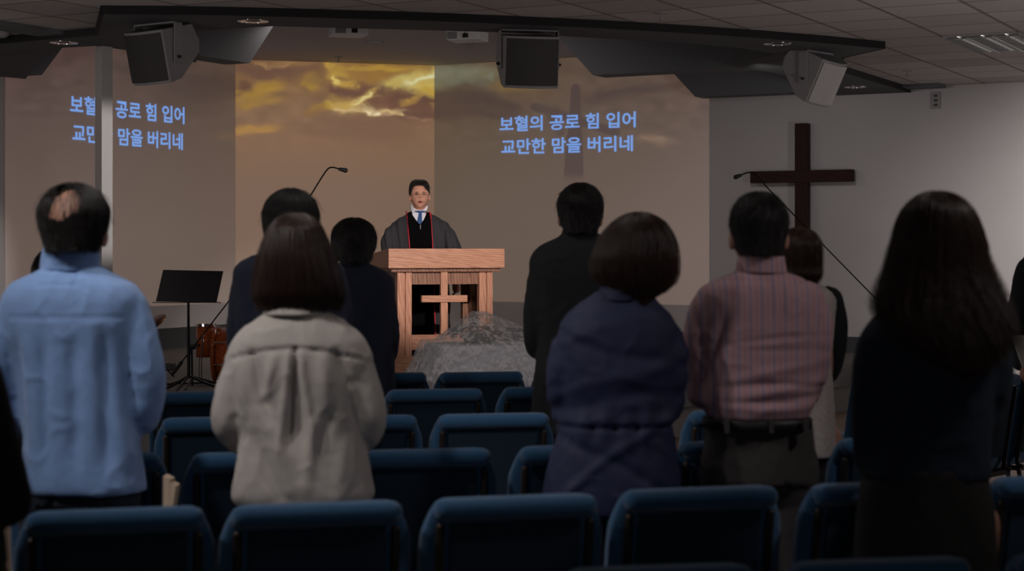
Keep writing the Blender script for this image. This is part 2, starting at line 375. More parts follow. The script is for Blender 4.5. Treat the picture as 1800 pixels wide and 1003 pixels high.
# slanted baffles
def baffle(name, P, u, nrm, pts, th, label):
    """pts: (t along u, z) outline in the face plane; th: thickness away from the viewer"""
    V = []
    for k in (0, 1):
        for t, z in pts: V.append((P[0]+u[0]*t+nrm[0]*th*k, P[1]+u[1]*t+nrm[1]*th*k, z))
    n = len(pts)
    Fc = [tuple(range(n)), tuple(range(n, 2*n))[::-1]]+[(i, n+i, n+(i+1) % n, (i+1) % n) for i in range(n)]
    return tag(mesh_obj(name, V, Fc, M['baffle']), label, 'ceiling baffle', 'slanted baffles above the stage')
u = (.882, -.471); nr = (.471, .882); zb = 3.255
ul = (.471, .882); nl = (-.882, .471)
baffle('ceiling_baffle', (.807, 17.06), u, nr, [(0, zb), (1.52, zb), (1.52, ZC), (-.55, ZC)], .30, 'grey slanted ceiling baffle right of the middle loudspeaker')
baffle('ceiling_baffle', (2.10, 19.56), u, nr, [(0, zb), (2.8, zb), (2.8, ZC), (-.55, ZC)], .27, 'black slanted ceiling baffle against the wall, above the wall cross')
baffle('ceiling_baffle', (-2.45, 15.94), ul, nl, [(-3.2, zb), (0, zb), (.55, ZC), (-3.2, ZC)], .28, 'grey slanted ceiling baffle right of the left loudspeaker')
baffle('ceiling_baffle', (-4.70, 17.06), ul, nl, [(-3.0, zb), (0, zb), (.55, ZC), (-3.0, ZC)], .33, 'black slanted ceiling baffle at the left edge above the lyrics')
# stage floor, steps
stg = [LE, (LE[0], 13.2), (-3.2, 12.55), (-2.0, 12.62), (-.9, 12.75), (-.2, 12.95), (.6, 13.5), (1.3, 14.35), (2.2, 15.5), (3.2, 16.65), (4.3, 17.5), rw(6.6), C0, C1]
struct(G().prism(stg, 0, STG).build('floor_stage', M['carpet']))
st2 = [(-1, 12.6), (-.2, 12.62), (.75, 13.2), (1.5, 14.05), (2.4, 15.2), (3.36, 16.3), (4.5, 17.15), rw(6.95), rw(6.6), (4.3, 17.5), (3.2, 16.65), (2.2, 15.5), (1.3, 14.35), (.6, 13.5), (-.2, 12.95)]
struct(G().prism(st2[::-1], 0, STG/2).build('floor_step', M['carpet']))
for nm, a, b, h in (('baseboard_left', lw(0, .012), lw(LT, .012), .24), ('baseboard_back', mw(0, .012), mw(ml, .012), .22), ('baseboard_right', rw(0, .012), rw(6.55, .012), .18)):
    a = np.array(a); b = np.array(b); d = (b-a)/np.linalg.norm(b-a); nn = np.array((-d[1], d[0]))*.012
    struct(G().prism([tuple(a+nn), tuple(b+nn), tuple(b-nn), tuple(a-nn)], STG-.01, STG+h).build(nm, M['baseboard']))
# column
M['column'] = mat('column_paint', (.40, .385, .38), .8)
cp = at(182.5, 14.42)
g = G(); a = .0745*1.0
g.prism([(cp-a, 14.42), (cp, 14.42-a), (cp+a, 14.42), (cp, 14.42+a)], STG, ZS)
struct(g.build('column', M['column']))

# ------------------------------------------------------------------ projected picture
def smooth(a, b, x): t = np.clip((x-a)/(b-a), 0, 1); return t*t*(3-2*t)
def srgb(c): c = np.array(c, float)/255; return np.where(c < .04045, c/12.92, ((c+.055)/1.055)**2.4)
BL = [ # middle wall clouds: cx, cy, rx, ry, rot(deg), colour sRGB, strength
 (668,128,85,22,3,(140,104,54),.9),(600,150,20,34,-20,(178,146,62),.75),(722,143,46,13,-8,(190,175,105),.95),(750,160,20,34,-30,(190,165,80),.8),
 (620,158,45,13,12,(108,76,58),.95),(665,167,55,10,-3,(112,78,60),.9),(640,178,34,8,-32,(196,172,108),.9),(612,188,34,10,8,(182,150,82),.85),(648,194,22,6,12,(196,172,125),.9),
 (695,185,28,10,5,(116,80,60),.9),(730,188,50,22,8,(100,70,55),.95),(745,201,30,12,0,(106,74,58),.9),(690,197,26,4,4,(170,140,108),.7),(725,178,22,5,-25,(158,120,66),.7),
 (470,124,60,18,6,(98,72,58),.95),(540,118,40,14,6,(104,76,58),.8),(500,112,40,6,-6,(140,108,68),.5),(455,160,40,12,-18,(158,122,52),.8),(425,152,14,10,0,(90,62,52),.9),(450,182,36,8,-10,(150,116,54),.7),(545,144,18,12,30,(150,116,52),.5),
 (445,228,42,8,-4,(158,118,66),.75),(560,190,26,8,-10,(136,102,48),.5),(640,226,90,26,0,(108,80,64),.55),(520,250,120,12,0,(128,96,72),.4),(660,120,60,4,2,(180,146,56),.5)]
BR = [(800,135,60,18,6,(96,98,84),.9),(850,128,40,12,-6,(104,92,58),.6),(775,150,20,22,0,(104,102,80),.7),(820,175,70,22,4,(72,60,50),.9),(790,196,40,16,4,(68,56,48),.8),(860,195,60,14,0,(74,61,52),.7),(930,165,50,12,-6,(92,74,56),.6),
 (960,130,30,16,-14,(92,76,54),.6),(900,150,40,10,0,(104,84,52),.6),(1150,245,34,8,0,(112,92,76),.8),(1075,168,60,11,-6,(74,60,54),.8),(1140,156,60,8,-4,(74,62,54),.8),(990,120,40,12,0,(78,64,54),.5),(880,215,50,10,0,(82,68,56),.5)]
BLF = [(330,160,60,34,12,(72,60,54),.75),(380,150,40,22,0,(66,56,50),.7),(240,145,50,12,0,(80,66,60),.5),(400,240,20,8,0,(104,84,60),.5),(350,190,50,8,-10,(80,68,58),.4)]
ST = {'M': [([(590,158),(640,162),(700,158)], 16, (98,70,56), .95), ([(640,176),(690,178)], 13, (104,74,58), .9), ([(700,172),(764,178)], 13, (92,66,54), .95), ([(712,200),(764,202)], 13, (94,68,56), .9), ([(418,118),(500,122)], 12, (98,72,58), .7),
 ([(577,112),(582,128),(592,144),(606,149),(630,149)], 6, (168,134,62), 1.0), ([(584,136),(594,148)], 5, (205,180,100), .9), ([(686,151),(708,147),(728,139),(746,137),(764,126)], 11, (178,156,84), 1.0), ([(712,147),(730,139),(762,132)], 6, (205,200,150), 1.0), ([(745,152),(764,164)], 9, (176,144,60), .9),
 ([(578,184),(600,189),(622,181),(640,172),(656,161)], 7, (180,146,70), 1.0), ([(618,182),(640,172),(655,162)], 4.5, (205,188,128), .95), ([(592,190),(622,194),(648,195),(658,200),(668,194),(690,197),(706,198)], 5, (190,162,112), 1.0), ([(645,196),(662,199)], 4, (222,205,165), .9),
 ([(708,181),(728,175),(744,167)], 6, (156,122,62), .9), ([(716,204),(735,210),(764,214)], 4, (134,104,80), .7), ([(418,158),(440,166),(458,150),(480,146)], 7, (146,114,50), .7), ([(425,186),(445,180),(470,168)], 6, (146,112,54), .7), ([(418,228),(445,224),(472,228)], 7, (160,120,64), .9),
 ([(450,112),(480,118),(510,110)], 5, (146,112,74), .7), ([(535,146),(552,152)], 7, (150,118,50), .7), ([(550,190),(575,186)], 7, (146,112,48), .8)],
 'R': [([(768,170),(850,172),(900,190)], 15, (66,55,48), .95), ([(830,196),(900,206)], 10, (68,57,50), .8), ([(768,128),(800,130),(840,124),(866,130)], 14, (106,108,90), .8), ([(1050,168),(1100,160),(1150,156)], 6, (70,58,54), .8), ([(1128,240),(1165,246)], 5, (122,100,82), .9), ([(885,150),(960,148)], 12, (112,92,52), .6)],
 'L': [([(210,118),(300,150),(350,168)], 12, (66,56,52), .6), ([(300,128),(413,152)], 14, (62,53,48), .6)]}
def sky(px, py, side):
    P = np.stack([px*.022, py*.035, np.zeros_like(px)], 1)
    wx = fbm(P, 3, 4)*15+fbm(P*4, 13, 3)*6; wy = fbm(P+9.1, 5, 4)*9+fbm(P*4+3, 15, 3)*4
    n1 = fbm(np.stack([px*.05, py*.09, np.ones_like(px)], 1), 8, 4)
    if side == 'M':
        y = np.clip((py-105)/330, 0, 1)[:, None]
        c = srgb((124,94,58))*(1-smooth(0, .35, y))+srgb((122,94,70))*smooth(0, .35, y)
        c = c*(1-smooth(.35, .8, y))+srgb((112,90,74))*smooth(.35, .8, y); bl = BL
    elif side == 'R':
        y = np.clip((py-105)/330, 0, 1)[:, None]; x = np.clip((px-764)/480, 0, 1)[:, None]
        a0 = srgb((84,70,54)); a1 = srgb((84,69,60)); b0 = srgb((88,77,66)); b1 = srgb((98,84,76))
        c = (a0*(1-x)+a1*x)*(1-y)+(b0*(1-x)+b1*x)*y; bl = BR
    else:
        y = np.clip((py-85)/330, 0, 1)[:, None]; x = np.clip(px/413, 0, 1)[:, None]
        c = (srgb((74,58,54))*(1-x)+srgb((76,63,54))*x)*(1-y)+(srgb((94,80,72))*(1-x)+srgb((92,79,70))*x)*y; bl = BLF
    c = c*(1+.26*n1[:, None]*(1-smooth(.25, .6, y)))
    for cx, cy, rx, ry, rot, col, s in bl:
        a = math.radians(rot); dx = px+wx-cx; dy = py+wy-cy
        u_ = (dx*math.cos(a)+dy*math.sin(a))/rx; v_ = (-dx*math.sin(a)+dy*math.cos(a))/ry
        k = np.exp(-(u_*u_+v_*v_)**1.8*.7)*s*np.clip(1+.5*n1, 0, 1.2);  k = np.minimum(k, 1); c = c*(1-k[:, None])+srgb(col)*k[:, None]
    def stroke(pl, wd, col, st):
        nonlocal c
        d = np.full(len(px), 1e9)
        X = px+fbm(P*3, 23, 3)*9; Y = py+fbm(P*3+7, 29, 3)*7
        for (xa, ya), (xb, yb) in zip(pl[:-1], pl[1:]):
            L2 = (xb-xa)**2+(yb-ya)**2; t = np.clip(((X-xa)*(xb-xa)+(Y-ya)*(yb-ya))/L2, 0, 1); d = np.minimum(d, np.hypot(X-xa-t*(xb-xa), (Y-ya-t*(yb-ya))*1.5))
        k = (np.exp(-(d/wd)**2)*st*np.clip(1+.9*fbm(P*5, 31, 3), .15, 1.3))[:, None]; k = np.minimum(k, 1); c = c*(1-k)+srgb(col)*k
    for a_ in ST.get(side, []): stroke(*a_)
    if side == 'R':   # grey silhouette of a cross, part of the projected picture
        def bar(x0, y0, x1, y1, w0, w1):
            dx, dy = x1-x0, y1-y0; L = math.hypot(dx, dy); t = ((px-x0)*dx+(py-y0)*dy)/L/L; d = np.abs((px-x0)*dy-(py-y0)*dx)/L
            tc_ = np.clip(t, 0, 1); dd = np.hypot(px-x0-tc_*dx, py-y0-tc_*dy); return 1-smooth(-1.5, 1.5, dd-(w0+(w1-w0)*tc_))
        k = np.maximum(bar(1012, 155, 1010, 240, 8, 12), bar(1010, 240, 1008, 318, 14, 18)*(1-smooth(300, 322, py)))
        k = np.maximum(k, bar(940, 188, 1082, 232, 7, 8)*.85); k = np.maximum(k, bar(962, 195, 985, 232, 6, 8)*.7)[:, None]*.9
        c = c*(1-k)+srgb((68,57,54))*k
    return c
def proj_mat():
    m = bpy.data.materials.new('projected_light'); m.use_nodes = True; n, l = nodes(m); b = n['Principled BSDF']
    at_ = n.new('ShaderNodeAttribute'); at_.attribute_name = 'picture'
    b.inputs['Base Color'].default_value = (.52, .50, .50, 1); b.inputs['Roughness'].default_value = .9
    l.new(at_.outputs['Color'], b.inputs['Emission Color']); b.inputs['Emission Strength'].default_value = PROJ
    return m
PROJ = 1.0
M['proj'] = proj_mat()
M['lyric'] = mat('projected_lettering', (.3, .4, .6), .9, emit=(.14, .29, .66, 1.0))
def panel(name, fn, t0, t1, z0, z1, side, label, nx=260, nz=190, zt=None):
    V = []; Fc = []
    us = np.linspace(t0, t1, nx); vs = np.linspace(0, 1, nz)
    for v in vs:
        for t in us:
            x, y = fn(t, .006); zt_ = z1 if zt is None else zt(t); V.append((x, y, z0+(zt_-z0)*v))
    for j in range(nz-1):
        for i in range(nx-1): a = j*nx+i; Fc.append((a, a+1, a+nx+1, a+nx))
    # orientation towards the room
    V = np.array(V); px = 900+F*V[:, 0]/V[:, 1]; py = HY-(V[:, 2]-CZ)*F/V[:, 1]
    o = mesh_obj(name, V, Fc, M['proj']); me = o.data
    at_ = me.color_attributes.new('picture', 'FLOAT_COLOR', 'POINT')
    c = np.concatenate([np.maximum(sky(px, py, side)-np.array((.036, .032, .029)), .004), np.ones((len(V), 1))], 1)
    at_.data.foreach_set('color', c.ravel())
    return tag(o, label, 'projected picture', 'projected sunset pictures')
pL = panel('projected_picture', lw, .003, lw_t(8), STG+.5, ZC-.005, 'L', 'projected sunset picture with blue lyrics on the left wall behind the column')
pM = panel('projected_picture', mw, .003, ml-.003, STG+.5, ZC-.005, 'M', 'bright golden cloud picture projected on the middle wall behind the preacher', 460, 400)
pR = panel('projected_picture', rw, .003, rw_t(1247), STG+.5, ZC-.005, 'R', 'projected picture with blue lyrics and grey cross silhouette right of preacher', 460, 320)
def txt_mesh(txt, off=.018):
    cu = bpy.data.curves.new('t', 'FONT'); cu.body = txt; cu.size = 1; cu.offset = off; cu.resolution_u = 3; cu.fill_mode = 'FRONT'
    o = bpy.data.objects.new('t', cu); COL.objects.link(o)
    dg = bpy.context.evaluated_depsgraph_get(); me = bpy.data.meshes.new_from_object(o.evaluated_get(dg)); bpy.data.objects.remove(o)
    n = len(me.vertices); co = np.empty(n*3); me.vertices.foreach_get('co', co)
    return me, co.reshape(-1, 3)
_a = txt_mesh('가')[1][:, 0].max(); _b = txt_mesh('가가')[1][:, 0].max(); _c = txt_mesh('가 가')[1][:, 0].max(); ADV = _b-_a; SPC = _c-_b
def lyric(txt, fn, tl, tr, ytop_l, ybot_l, parent):
    items = []; x = 0
    for ch in txt:
        if ch == ' ': x += SPC; continue
        me, co = txt_mesh(ch); co[:, 0] += x; items.append((me, co)); x += ADV
    A = np.concatenate([c for _, c in items]); x0, x1 = A[:, 0].min(), A[:, 0].max(); y0, y1 = A[:, 1].min(), A[:, 1].max()
    x_, y_ = fn(tl, 0); zt_ = zz(ytop_l, y_); zb_ = zz(ybot_l, y_)
    for me, co in items:
        out = np.empty_like(co)
        for i in range(len(co)):
            X, Y = fn(tl+(tr-tl)*(co[i, 0]-x0)/(x1-x0), .012)
            out[i] = (X, Y, zb_+(zt_-zb_)*(co[i, 1]-y0)/(y1-y0))
        me.vertices.foreach_set('co', out.ravel()); me.update(); me.materials.clear(); me.materials.append(M['lyric'])
        o = bpy.data.objects.new('lyric_letter', me); COL.objects.link(o); o.parent = parent; o['label'] = 'light blue projected Korean syllable'
lyric('보혈의 공로 힘 입어', rw, rw_t(879), rw_t(1118), 205, 232, pR)
lyric('교만한 맘을 버리네', rw, rw_t(882), rw_t(1113), 245, 272, pR)
lyric('보혈의 공로 힘 입어', lw, lw_t(122), lw_t(323), 166, 199, pL)
lyric('교만한 맘을 버리네', lw, lw_t(126), lw_t(320), 217, 249, pL)

# ------------------------------------------------------------------ ceiling fittings
def on_plane(px, py, h): D = F*h/(HY-py); return at(px, D), D
def downlight(px, py, r, label):
    x, y = on_plane(px, py, ZS-CZ)
    o = empty('downlight', (x, y, ZS), label, 'downlight', 'recessed downlights')
    G().disc_ring((0, 0), r*.86, r, -.008, .0, 40).build('trim_ring', M['chrome'], o, True)
    g = G(); rings = [[(rr*math.cos(a), rr*math.sin(a), z) for a in np.arange(32)*2*PI/32] for rr, z in ((r*.86, -.006), (r*.7, -.0045), (r*.5, -.003))]
    g.loft(rings, cap=False).build('reflector', M['chrome'], o, True)
    G().disc_ring((0, 0), .001, r*.5, -.0032, -.002, 24).build('lamp_lens', M['plastic_black'], o)
downlight(112, 74, .115, 'recessed chrome downlight at the far left of the soffit')
downlight(445, 36, .115, 'recessed chrome downlight right of the left loudspeaker')
downlight(1367, 76, .115, 'recessed chrome downlight left of the right loudspeaker')
downlight(1503, 152, .115, 'recessed chrome downlight behind the right loudspeaker near the wall')

def sprinkler(px, py, z, label):
    x, y = on_plane(px, py, z-CZ)
    o = empty('sprinkler', (x, y, z), label, 'sprinkler', 'ceiling sprinklers')
    G().disc_ring((0, 0), .001, .05, -.008, 0, 24).build('escutcheon', M['speaker_grey'], o)
    g = G().tube([(0, 0, 0), (0, 0, -.055)], .009, 8, False); g.disc_ring((0, 0), .001, .022, -.06, -.055, 12); g.build('head', M['speaker_grey'], o)
sprinkler(1162, 22, ZT, 'small sprinkler head in the tiled ceiling above the soffit middle')
sprinkler(1595, 124, ZT, 'small sprinkler head in the tiled ceiling near the right wall')
sprinkler(595, 100, ZC, 'small sprinkler head in the stage ceiling left of the wall corner')
sprinkler(824, 78, ZC, 'small sprinkler head in the stage ceiling behind the right projector')
x, y = on_plane(658, 74, ZC-CZ)
tag(G().disc_ring((x, y), .001, .11, ZC-.02, ZC, 32).build('ceiling_speaker', M['speaker_grey']), 'flat round disc in the stage ceiling between the projectors', 'ceiling fitting')
x, y = on_plane(2, 60, ZT-CZ)
g = G(); rings = [[(x+r*math.cos(a), 13.9+r*math.sin(a), z) for a in np.arange(28)*2*PI/28] for r, z in ((.075, ZT-.04), (.10, ZT-.02), (.10, ZT))]
tag(g.loft(rings).build('smoke_detector', M['speaker_grey'], smooth=False), 'round smoke detector on tiled ceiling at the top left corner', 'smoke detector')

# louvred ceiling light
def ceil_pt(a, b): return (E1[0]*a+E2[0]*b, E1[1]*a+E2[1]*b)
def troffer(a0, b0, label):
    c = ceil_pt(a0+TILE, b0+TILE/2); ang = math.atan2(E1[1], E1[0])
    o = empty('ceiling_light', (c[0], c[1], ZT), label, 'ceiling light', None, ang)
    L, W = TILE, TILE/2
    g = G(); f = .012
    for x0, x1, y0, y1 in ((-L, L, -W, -W+f), (-L, L, W-f, W), (-L, -L+f, -W, W), (L-f, L, -W, W)): g.box(x0, x1, y0, y1, -.012, -.001)
    g.build('frame', M['speaker_grey'], o)
    G().box(-L+f, L-f, -W+f, W-f, -.002, -.0005).build('backplate', M['lamp_back'], o)
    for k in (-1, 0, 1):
        G().tube([(-L+.04, k*W*.62, -.006), (L-.04, k*W*.62, -.006)], .004, 8).build('tube', M['tube_glow'], o)
    for k in (-1, 1):
        G().box(-L+f, L-f, k*W*.33-.006, k*W*.33+.006, -.03, -.002).build('divider', M['alu'], o)
    g = G()
    for i in range(1, 12):
        xx = -L+2*L*i/12; g.box(xx-.006, xx+.006, -W+f, W-f, -.027, -.003)
    g.build('louvre', M['alu'], o)
M['lamp_back'] = mat('lamp_reflector', (.7, .7, .68), .3, .6)
M['tube_glow'] = mat('tube_reflection_glow', (.8, .8, .8), .4, emit=(1, .93, .86, .9))  # tubes are off; emission stands in for light reflected in the fixture
M['alu'] = mat('polished_louvre', (.55, .55, .55), .2, .9)
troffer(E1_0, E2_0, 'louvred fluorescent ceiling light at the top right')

# loudspeakers
def speaker(px, py, D, w_, h_, yaw, tilt, label):
    x = at(px, D); z = zz(py, D)
    o = empty('loudspeaker', (x, D, z), label, 'loudspeaker', 'loudspeakers under the soffit')
    R = Matrix.Rotation(yaw, 4, 'Z') @ Matrix.Rotation(tilt, 4, 'X')
    def T(g): g.V = [tuple(R @ Vector(v)) for v in g.V]; return g
    hw = w_/2; hh = h_/2; n = 14; BU = .072
    fy = lambda x: -.10-BU*(1-(x/hw)**2)
    rings = []
    for i in range(n+1):
        x_ = -hw+2*hw*i/n; tp = 1
        rings.append([(x_, fy(x_), -hh), (x_, .02, -hh*.92), (x_, .25, -hh*.1), (x_, .27, hh*.35), (x_, .22, hh), (x_, fy(x_), hh)])
    cab = bevel(T(G().loft(rings)).build('cabinet', M['speaker_grey'], o), .006)
    # perforated grille with ragged border, set just proud of the front
    g = G(); m = 24; V = []; Fc = []
    for j, zz_ in enumerate(np.linspace(-hh+.022, hh-.022, 2)):
        for i in range(m+1):
            xx = (-hw+.012)+(2*hw-.024)*i/m; yy = fy(xx)-.005; V.append((xx, yy, zz_))
    for i in range(m): Fc.append((i, i+1, m+2+i, m+1+i))
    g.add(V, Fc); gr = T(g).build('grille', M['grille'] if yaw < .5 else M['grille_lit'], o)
    so = gr.modifiers.new('s', 'SOLIDIFY'); so.thickness = .006; so.offset = 1
    # U bracket: arms beside the cabinet, bar above, yaw only
    Ry = Matrix.Rotation(yaw, 4, 'Z'); g = G()
    top = (ZS-z)-.004
    for s in (-1, 1): g.box(s*(hw+.012)-.005, s*(hw+.012)+.005, -.03, .05, -.06, top, Ry)
    g.box(-hw-.017, hw+.017, -.03, .05, top-.012, top, Ry)
    g.build('bracket', M['speaker_grey'], o)
    for s in (-1, 1):
        G().tube([tuple(Ry @ Vector((s*(hw+.012), .01, -.02))), tuple(Ry @ Vector((s*(hw+.032), .01, -.02)))], .012, 10).build('knob', M['plastic_black'], o)
M['grille_lit'] = mat('speaker_grille_lit', (.55, .53, .53), .6, noise=.35, nscale=260, bump=.6, bscale=500)  # paler copy of the grille, light falling on it put into the colour
speaker(276, 98, 12.85, .40, .40, -.60, .24, 'left hanging loudspeaker with black curved grille turned to the left seats')
speaker(930, 108, 13.25, .43, .40, .20, .16, 'middle hanging loudspeaker with black curved grille above the preacher')
speaker(1437, 137, 14.75, .40, .40, .84, .46, 'right hanging loudspeaker with perforated grille coloured as lit, turned to the right')

def projector(px, py, D, yaw, label):
    x = at(px, D); z = zz(py, D)
    o = empty('projector', (x, D, z), label, 'projector', 'white projectors', yaw)
    bevel(G().box(-.15, .15, -.12, .14, -.04, .045).build('body', M['white_plastic'], o), .012, 3)
    G().tube([(.05, .14, 0), (.05, .17, 0)], .03, 14).build('lens', M['plastic_black'], o)
    g = G()
    for i in range(7): g.box(-.14, -.05, -.124, -.119, -.03+i*.009, -.026+i*.009)
    g.build('vent', M['plastic_black'], o)
    g = G().box(.0, .05, -.123, -.119, -.025, .012); g.tube([(.02, -.12, -.01), (.03, -.16, .03), (.02, -.13, .12)], .004, 6, smooth=4); g.build('cable', M['plastic_black'], o)
    G().tube([(0, 0, .04), (0, 0, ZC-z)], .02, 12, False).build('mount_pole', M['white_plastic'], o)
projector(613, 55, 14.5, .3, 'white projector hanging left of the other, above golden clouds')
projector(821, 64, 14.7, -.3, 'white projector hanging beside the middle loudspeaker')

# small plate with switches below the soffit end on the right wall
x, y = rw(6.35, .012)
g = G(); a = math.atan2(-.471, .882); R = Matrix.Translation((x, y, 3.13)) @ Matrix.Rotation(a, 4, 'Z')
g.box(-.05, .05, -.012, .012, -.09, .09, R); o = g.build('wall_plate', M['speaker_grey']); tag(o, 'small grey control plate on the wall under the soffit end', 'wall plate')
for k in (-1, 0, 1): G().box(-.02, .02, -.018, -.011, k*.05-.012, k*.05+.012, R).build('button', M['plastic_black'], o)

# ------------------------------------------------------------------ wall cross
t0, t1 = rw_t(1404), rw_t(1427); x, y = rw((t0+t1)/2, .10)
o = empty('wall_cross', (x, y, 0), 'large dark brown wooden cross mounted on the right wall', 'cross', None, math.atan2(-.471, .882))
zt_ = zz(217, y); zb_ = zz(490, y); zh = zz(310, y)
hw_v = .075
bevel(G().box(-hw_v, hw_v, -.05, .05, zb_, zt_).build('upright', M['cross_wood'], o), .006)
tl, tr = rw_t(1327), rw_t(1505); tm = (t0+t1)/2
bevel(G().box(tl-tm, tr-tm, -.062, .045, zh-.067, zh+.067).build('crossbar', M['cross_wood_h'], o), .006)
G().box(-.04, .04, .04, .098, zh-.3, zh+.3).build('wall_spacer', M['cross_wood'], o)

# ------------------------------------------------------------------ pulpit
PA = math.radians(18); pc, ps = math.cos(PA), math.sin(PA)
pul = empty('pulpit', (at(683, 13.5), 13.5, STG), 'oak pulpit with open front and wooden cross, preacher standing behind it', 'pulpit', None, PA)
W, DP = .965, .65                       # x to the right, y to the back, origin front-left corner of the top
zt0 = 1.53-STG; zb0 = 1.373-STG
g = G(); V = [(0, 0, zb0), (W, 0, zb0), (W, DP, zb0), (0, DP, zb0), (0, 0, zt0), (W, 0, zt0), (W, DP, zt0-.047), (0, DP, zt0-.047)]
g.add(V, [(0, 3, 2, 1), (4, 5, 6, 7), (0, 1, 5, 4), (1, 2, 6, 5), (2, 3, 7, 6), (3, 0, 4, 7)])
bevel(g.build('top', M['oak'], pul), .004)
bevel(G().box(.03, W-.03, .03, DP-.03, zb0-.03, zb0).build('top_moulding', M['oak_dark'], pul), .003)
xl, xr = .085, W-.125; yf, yb = .05, DP-.06
for (x0, x1) in ((xl, xl+.118), (xr-.075, xr+.04)):
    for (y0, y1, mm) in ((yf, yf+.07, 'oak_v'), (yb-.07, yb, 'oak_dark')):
        g = G(); m_ = (x0+x1)/2
        g.box(x0, m_-.008, y0, y1, .28, zb0-.03); g.box(m_-.008, m_+.008, y0+.014, y1, .28, zb0-.03); g.box(m_+.008, x1, y0, y1, .28, zb0-.03)
        bevel(g.build('post', M[mm], pul), .003)
        bevel(G().box(x0-.025, x1+.02, y0-.025, y1+.03, 0, .318).build('plinth', M['oak'], pul), .003)
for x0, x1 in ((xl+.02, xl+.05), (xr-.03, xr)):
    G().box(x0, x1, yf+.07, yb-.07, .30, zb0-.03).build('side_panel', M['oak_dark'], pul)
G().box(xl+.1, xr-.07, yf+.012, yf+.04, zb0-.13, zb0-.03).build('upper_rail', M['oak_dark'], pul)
bevel(G().box(xl+.118, xr-.07, yf+.01, yf+.05, .365, .485).build('lower_rail', M['oak'], pul), .003)
cx = .47
cr = bevel(G().box(cx-.029, cx+.029, yf-.012, yf+.03, .485, zb0-.03).build('cross', M['oak_v'], pul), .004)
bevel(G().box(cx-.19, cx+.19, yf-.022, yf+.022, .745, .80).build('crossbar', M['oak'], cr), .004)

# ------------------------------------------------------------------ communion table under lace
TA = PA
tb = empty('communion_table', (at(783, 12.0), 12.0, 0), 'low table in front of the pulpit hidden under a grey cloth', 'table', None, TA)
TW, TD, TH = .95, .55, .845
bevel(G().box(0, TW, 0, TD, TH-.035, TH-.004).build('table_top', M['oak'], tb), .003)
for lx in (.04, TW-.09):
    for ly in (.04, TD-.09): G().box(lx, lx+.05, ly, ly+.05, 0, TH-.035).build('leg', M['oak_v'], tb)
def drape(name, W_, D_, top, bottom, flare, m, amp, hump=None, ragged=0, n=120, seed=1, loc=None):
    rows = []
    per = []
    r = .03
    for i in range(n):
        s = i/n*2*(W_+D_)
        if s < W_: per.append((s, 0, 0, -1))
        elif s < W_+D_: per.append((W_, s-W_, 1, 0))
        elif s < 2*W_+D_: per.append((W_-(s-W_-D_), D_, 0, 1))
        else: per.append((0, D_-(s-2*W_-D_), -1, 0))
    V = []; K = 24; T = 20
    for k in range(1, K+1):      # top, from the centre out
        f = k/K
        for (x, y, nx, ny) in per:
            X = W_/2+(x-W_/2)*f; Y = D_/2+(y-D_/2)*f
            V.append((X, Y, top+(hump(X, Y) if hump else 0)))
    for k in range(1, T+1):
        f = k/T
        for i, (x, y, nx, ny) in enumerate(per):
            ex = x-W_/2; ey = y-D_/2; L = math.hypot(ex, ey)
            wav = math.sin(i*2*PI/n*17+seed)+.6*math.sin(i*2*PI/n*9+seed*2.3)
            o_ = flare*f**.8+amp*f*wav
            zz_ = top+(hump(x, y) if hump else 0)*(1-f)**3-(top-bottom)*f*(1+ragged*.2*math.sin(i*1.9+seed)*f)
            V.append((x+ex/L*o_, y+ey/L*o_, zz_))
    Fc = []; 
    for k in range(K+T-1):
        for i in range(n): Fc.append((k*n+i, k*n+(i+1) % n, (k+1)*n+(i+1) % n, (k+1)*n+i))
    Fc.append(tuple(range(n))[::-1])
    o = mesh_obj(name, V, Fc, m, smooth=True); o.location = loc; o.rotation_euler = (0, 0, TA)
    so = o.modifiers.new('s', 'SOLIDIFY'); so.thickness = .0015; so.offset = 1
    return o
lc = tuple(tb.location)
tcl = drape('tablecloth', TW, TD, TH, .03, .14, M['cloth_grey'], .018, n=160, loc=lc)
tag(tcl, 'plain grey cloth draped over the low table in front of the pulpit', 'tablecloth')
pk = (.34, .30)
tcl['x'] = 0; del tcl['x']
def hump(X, Y):
    d = math.hypot((X-pk[0])/(.62 if X > pk[0] else .33), (Y-pk[1])/.32); return .010+.215*max(0, 1-max(0, d-.10)/.90)
lace = drape('lace_cover', TW+.05, TD+.05, TH+.01, .56, .13, M['lace'], .03, hump, 1, n=170, seed=4, loc=(lc[0]-.02, lc[1]-.03, 0))
tag(lace, 'see-through floral lace veil draped over flowers on the grey table', 'lace cover')
fa = empty('flower_arrangement', (0, 0, 0), 'dark low flower arrangement hidden under the lace veil', 'flowers')
R0 = Matrix.Translation(lc) @ Matrix.Rotation(TA, 4, 'Z')
fa.location = R0 @ Vector((pk[0], pk[1], TH+.004))
G().loft([[(r*math.cos(a), r*math.sin(a), z) for a in np.arange(20)*2*PI/20] for r, z in ((.10, 0), (.13, .05), (.12, .06))]).build('bowl', M['plastic_black'], fa, True)
g1 = G(); g2 = G()
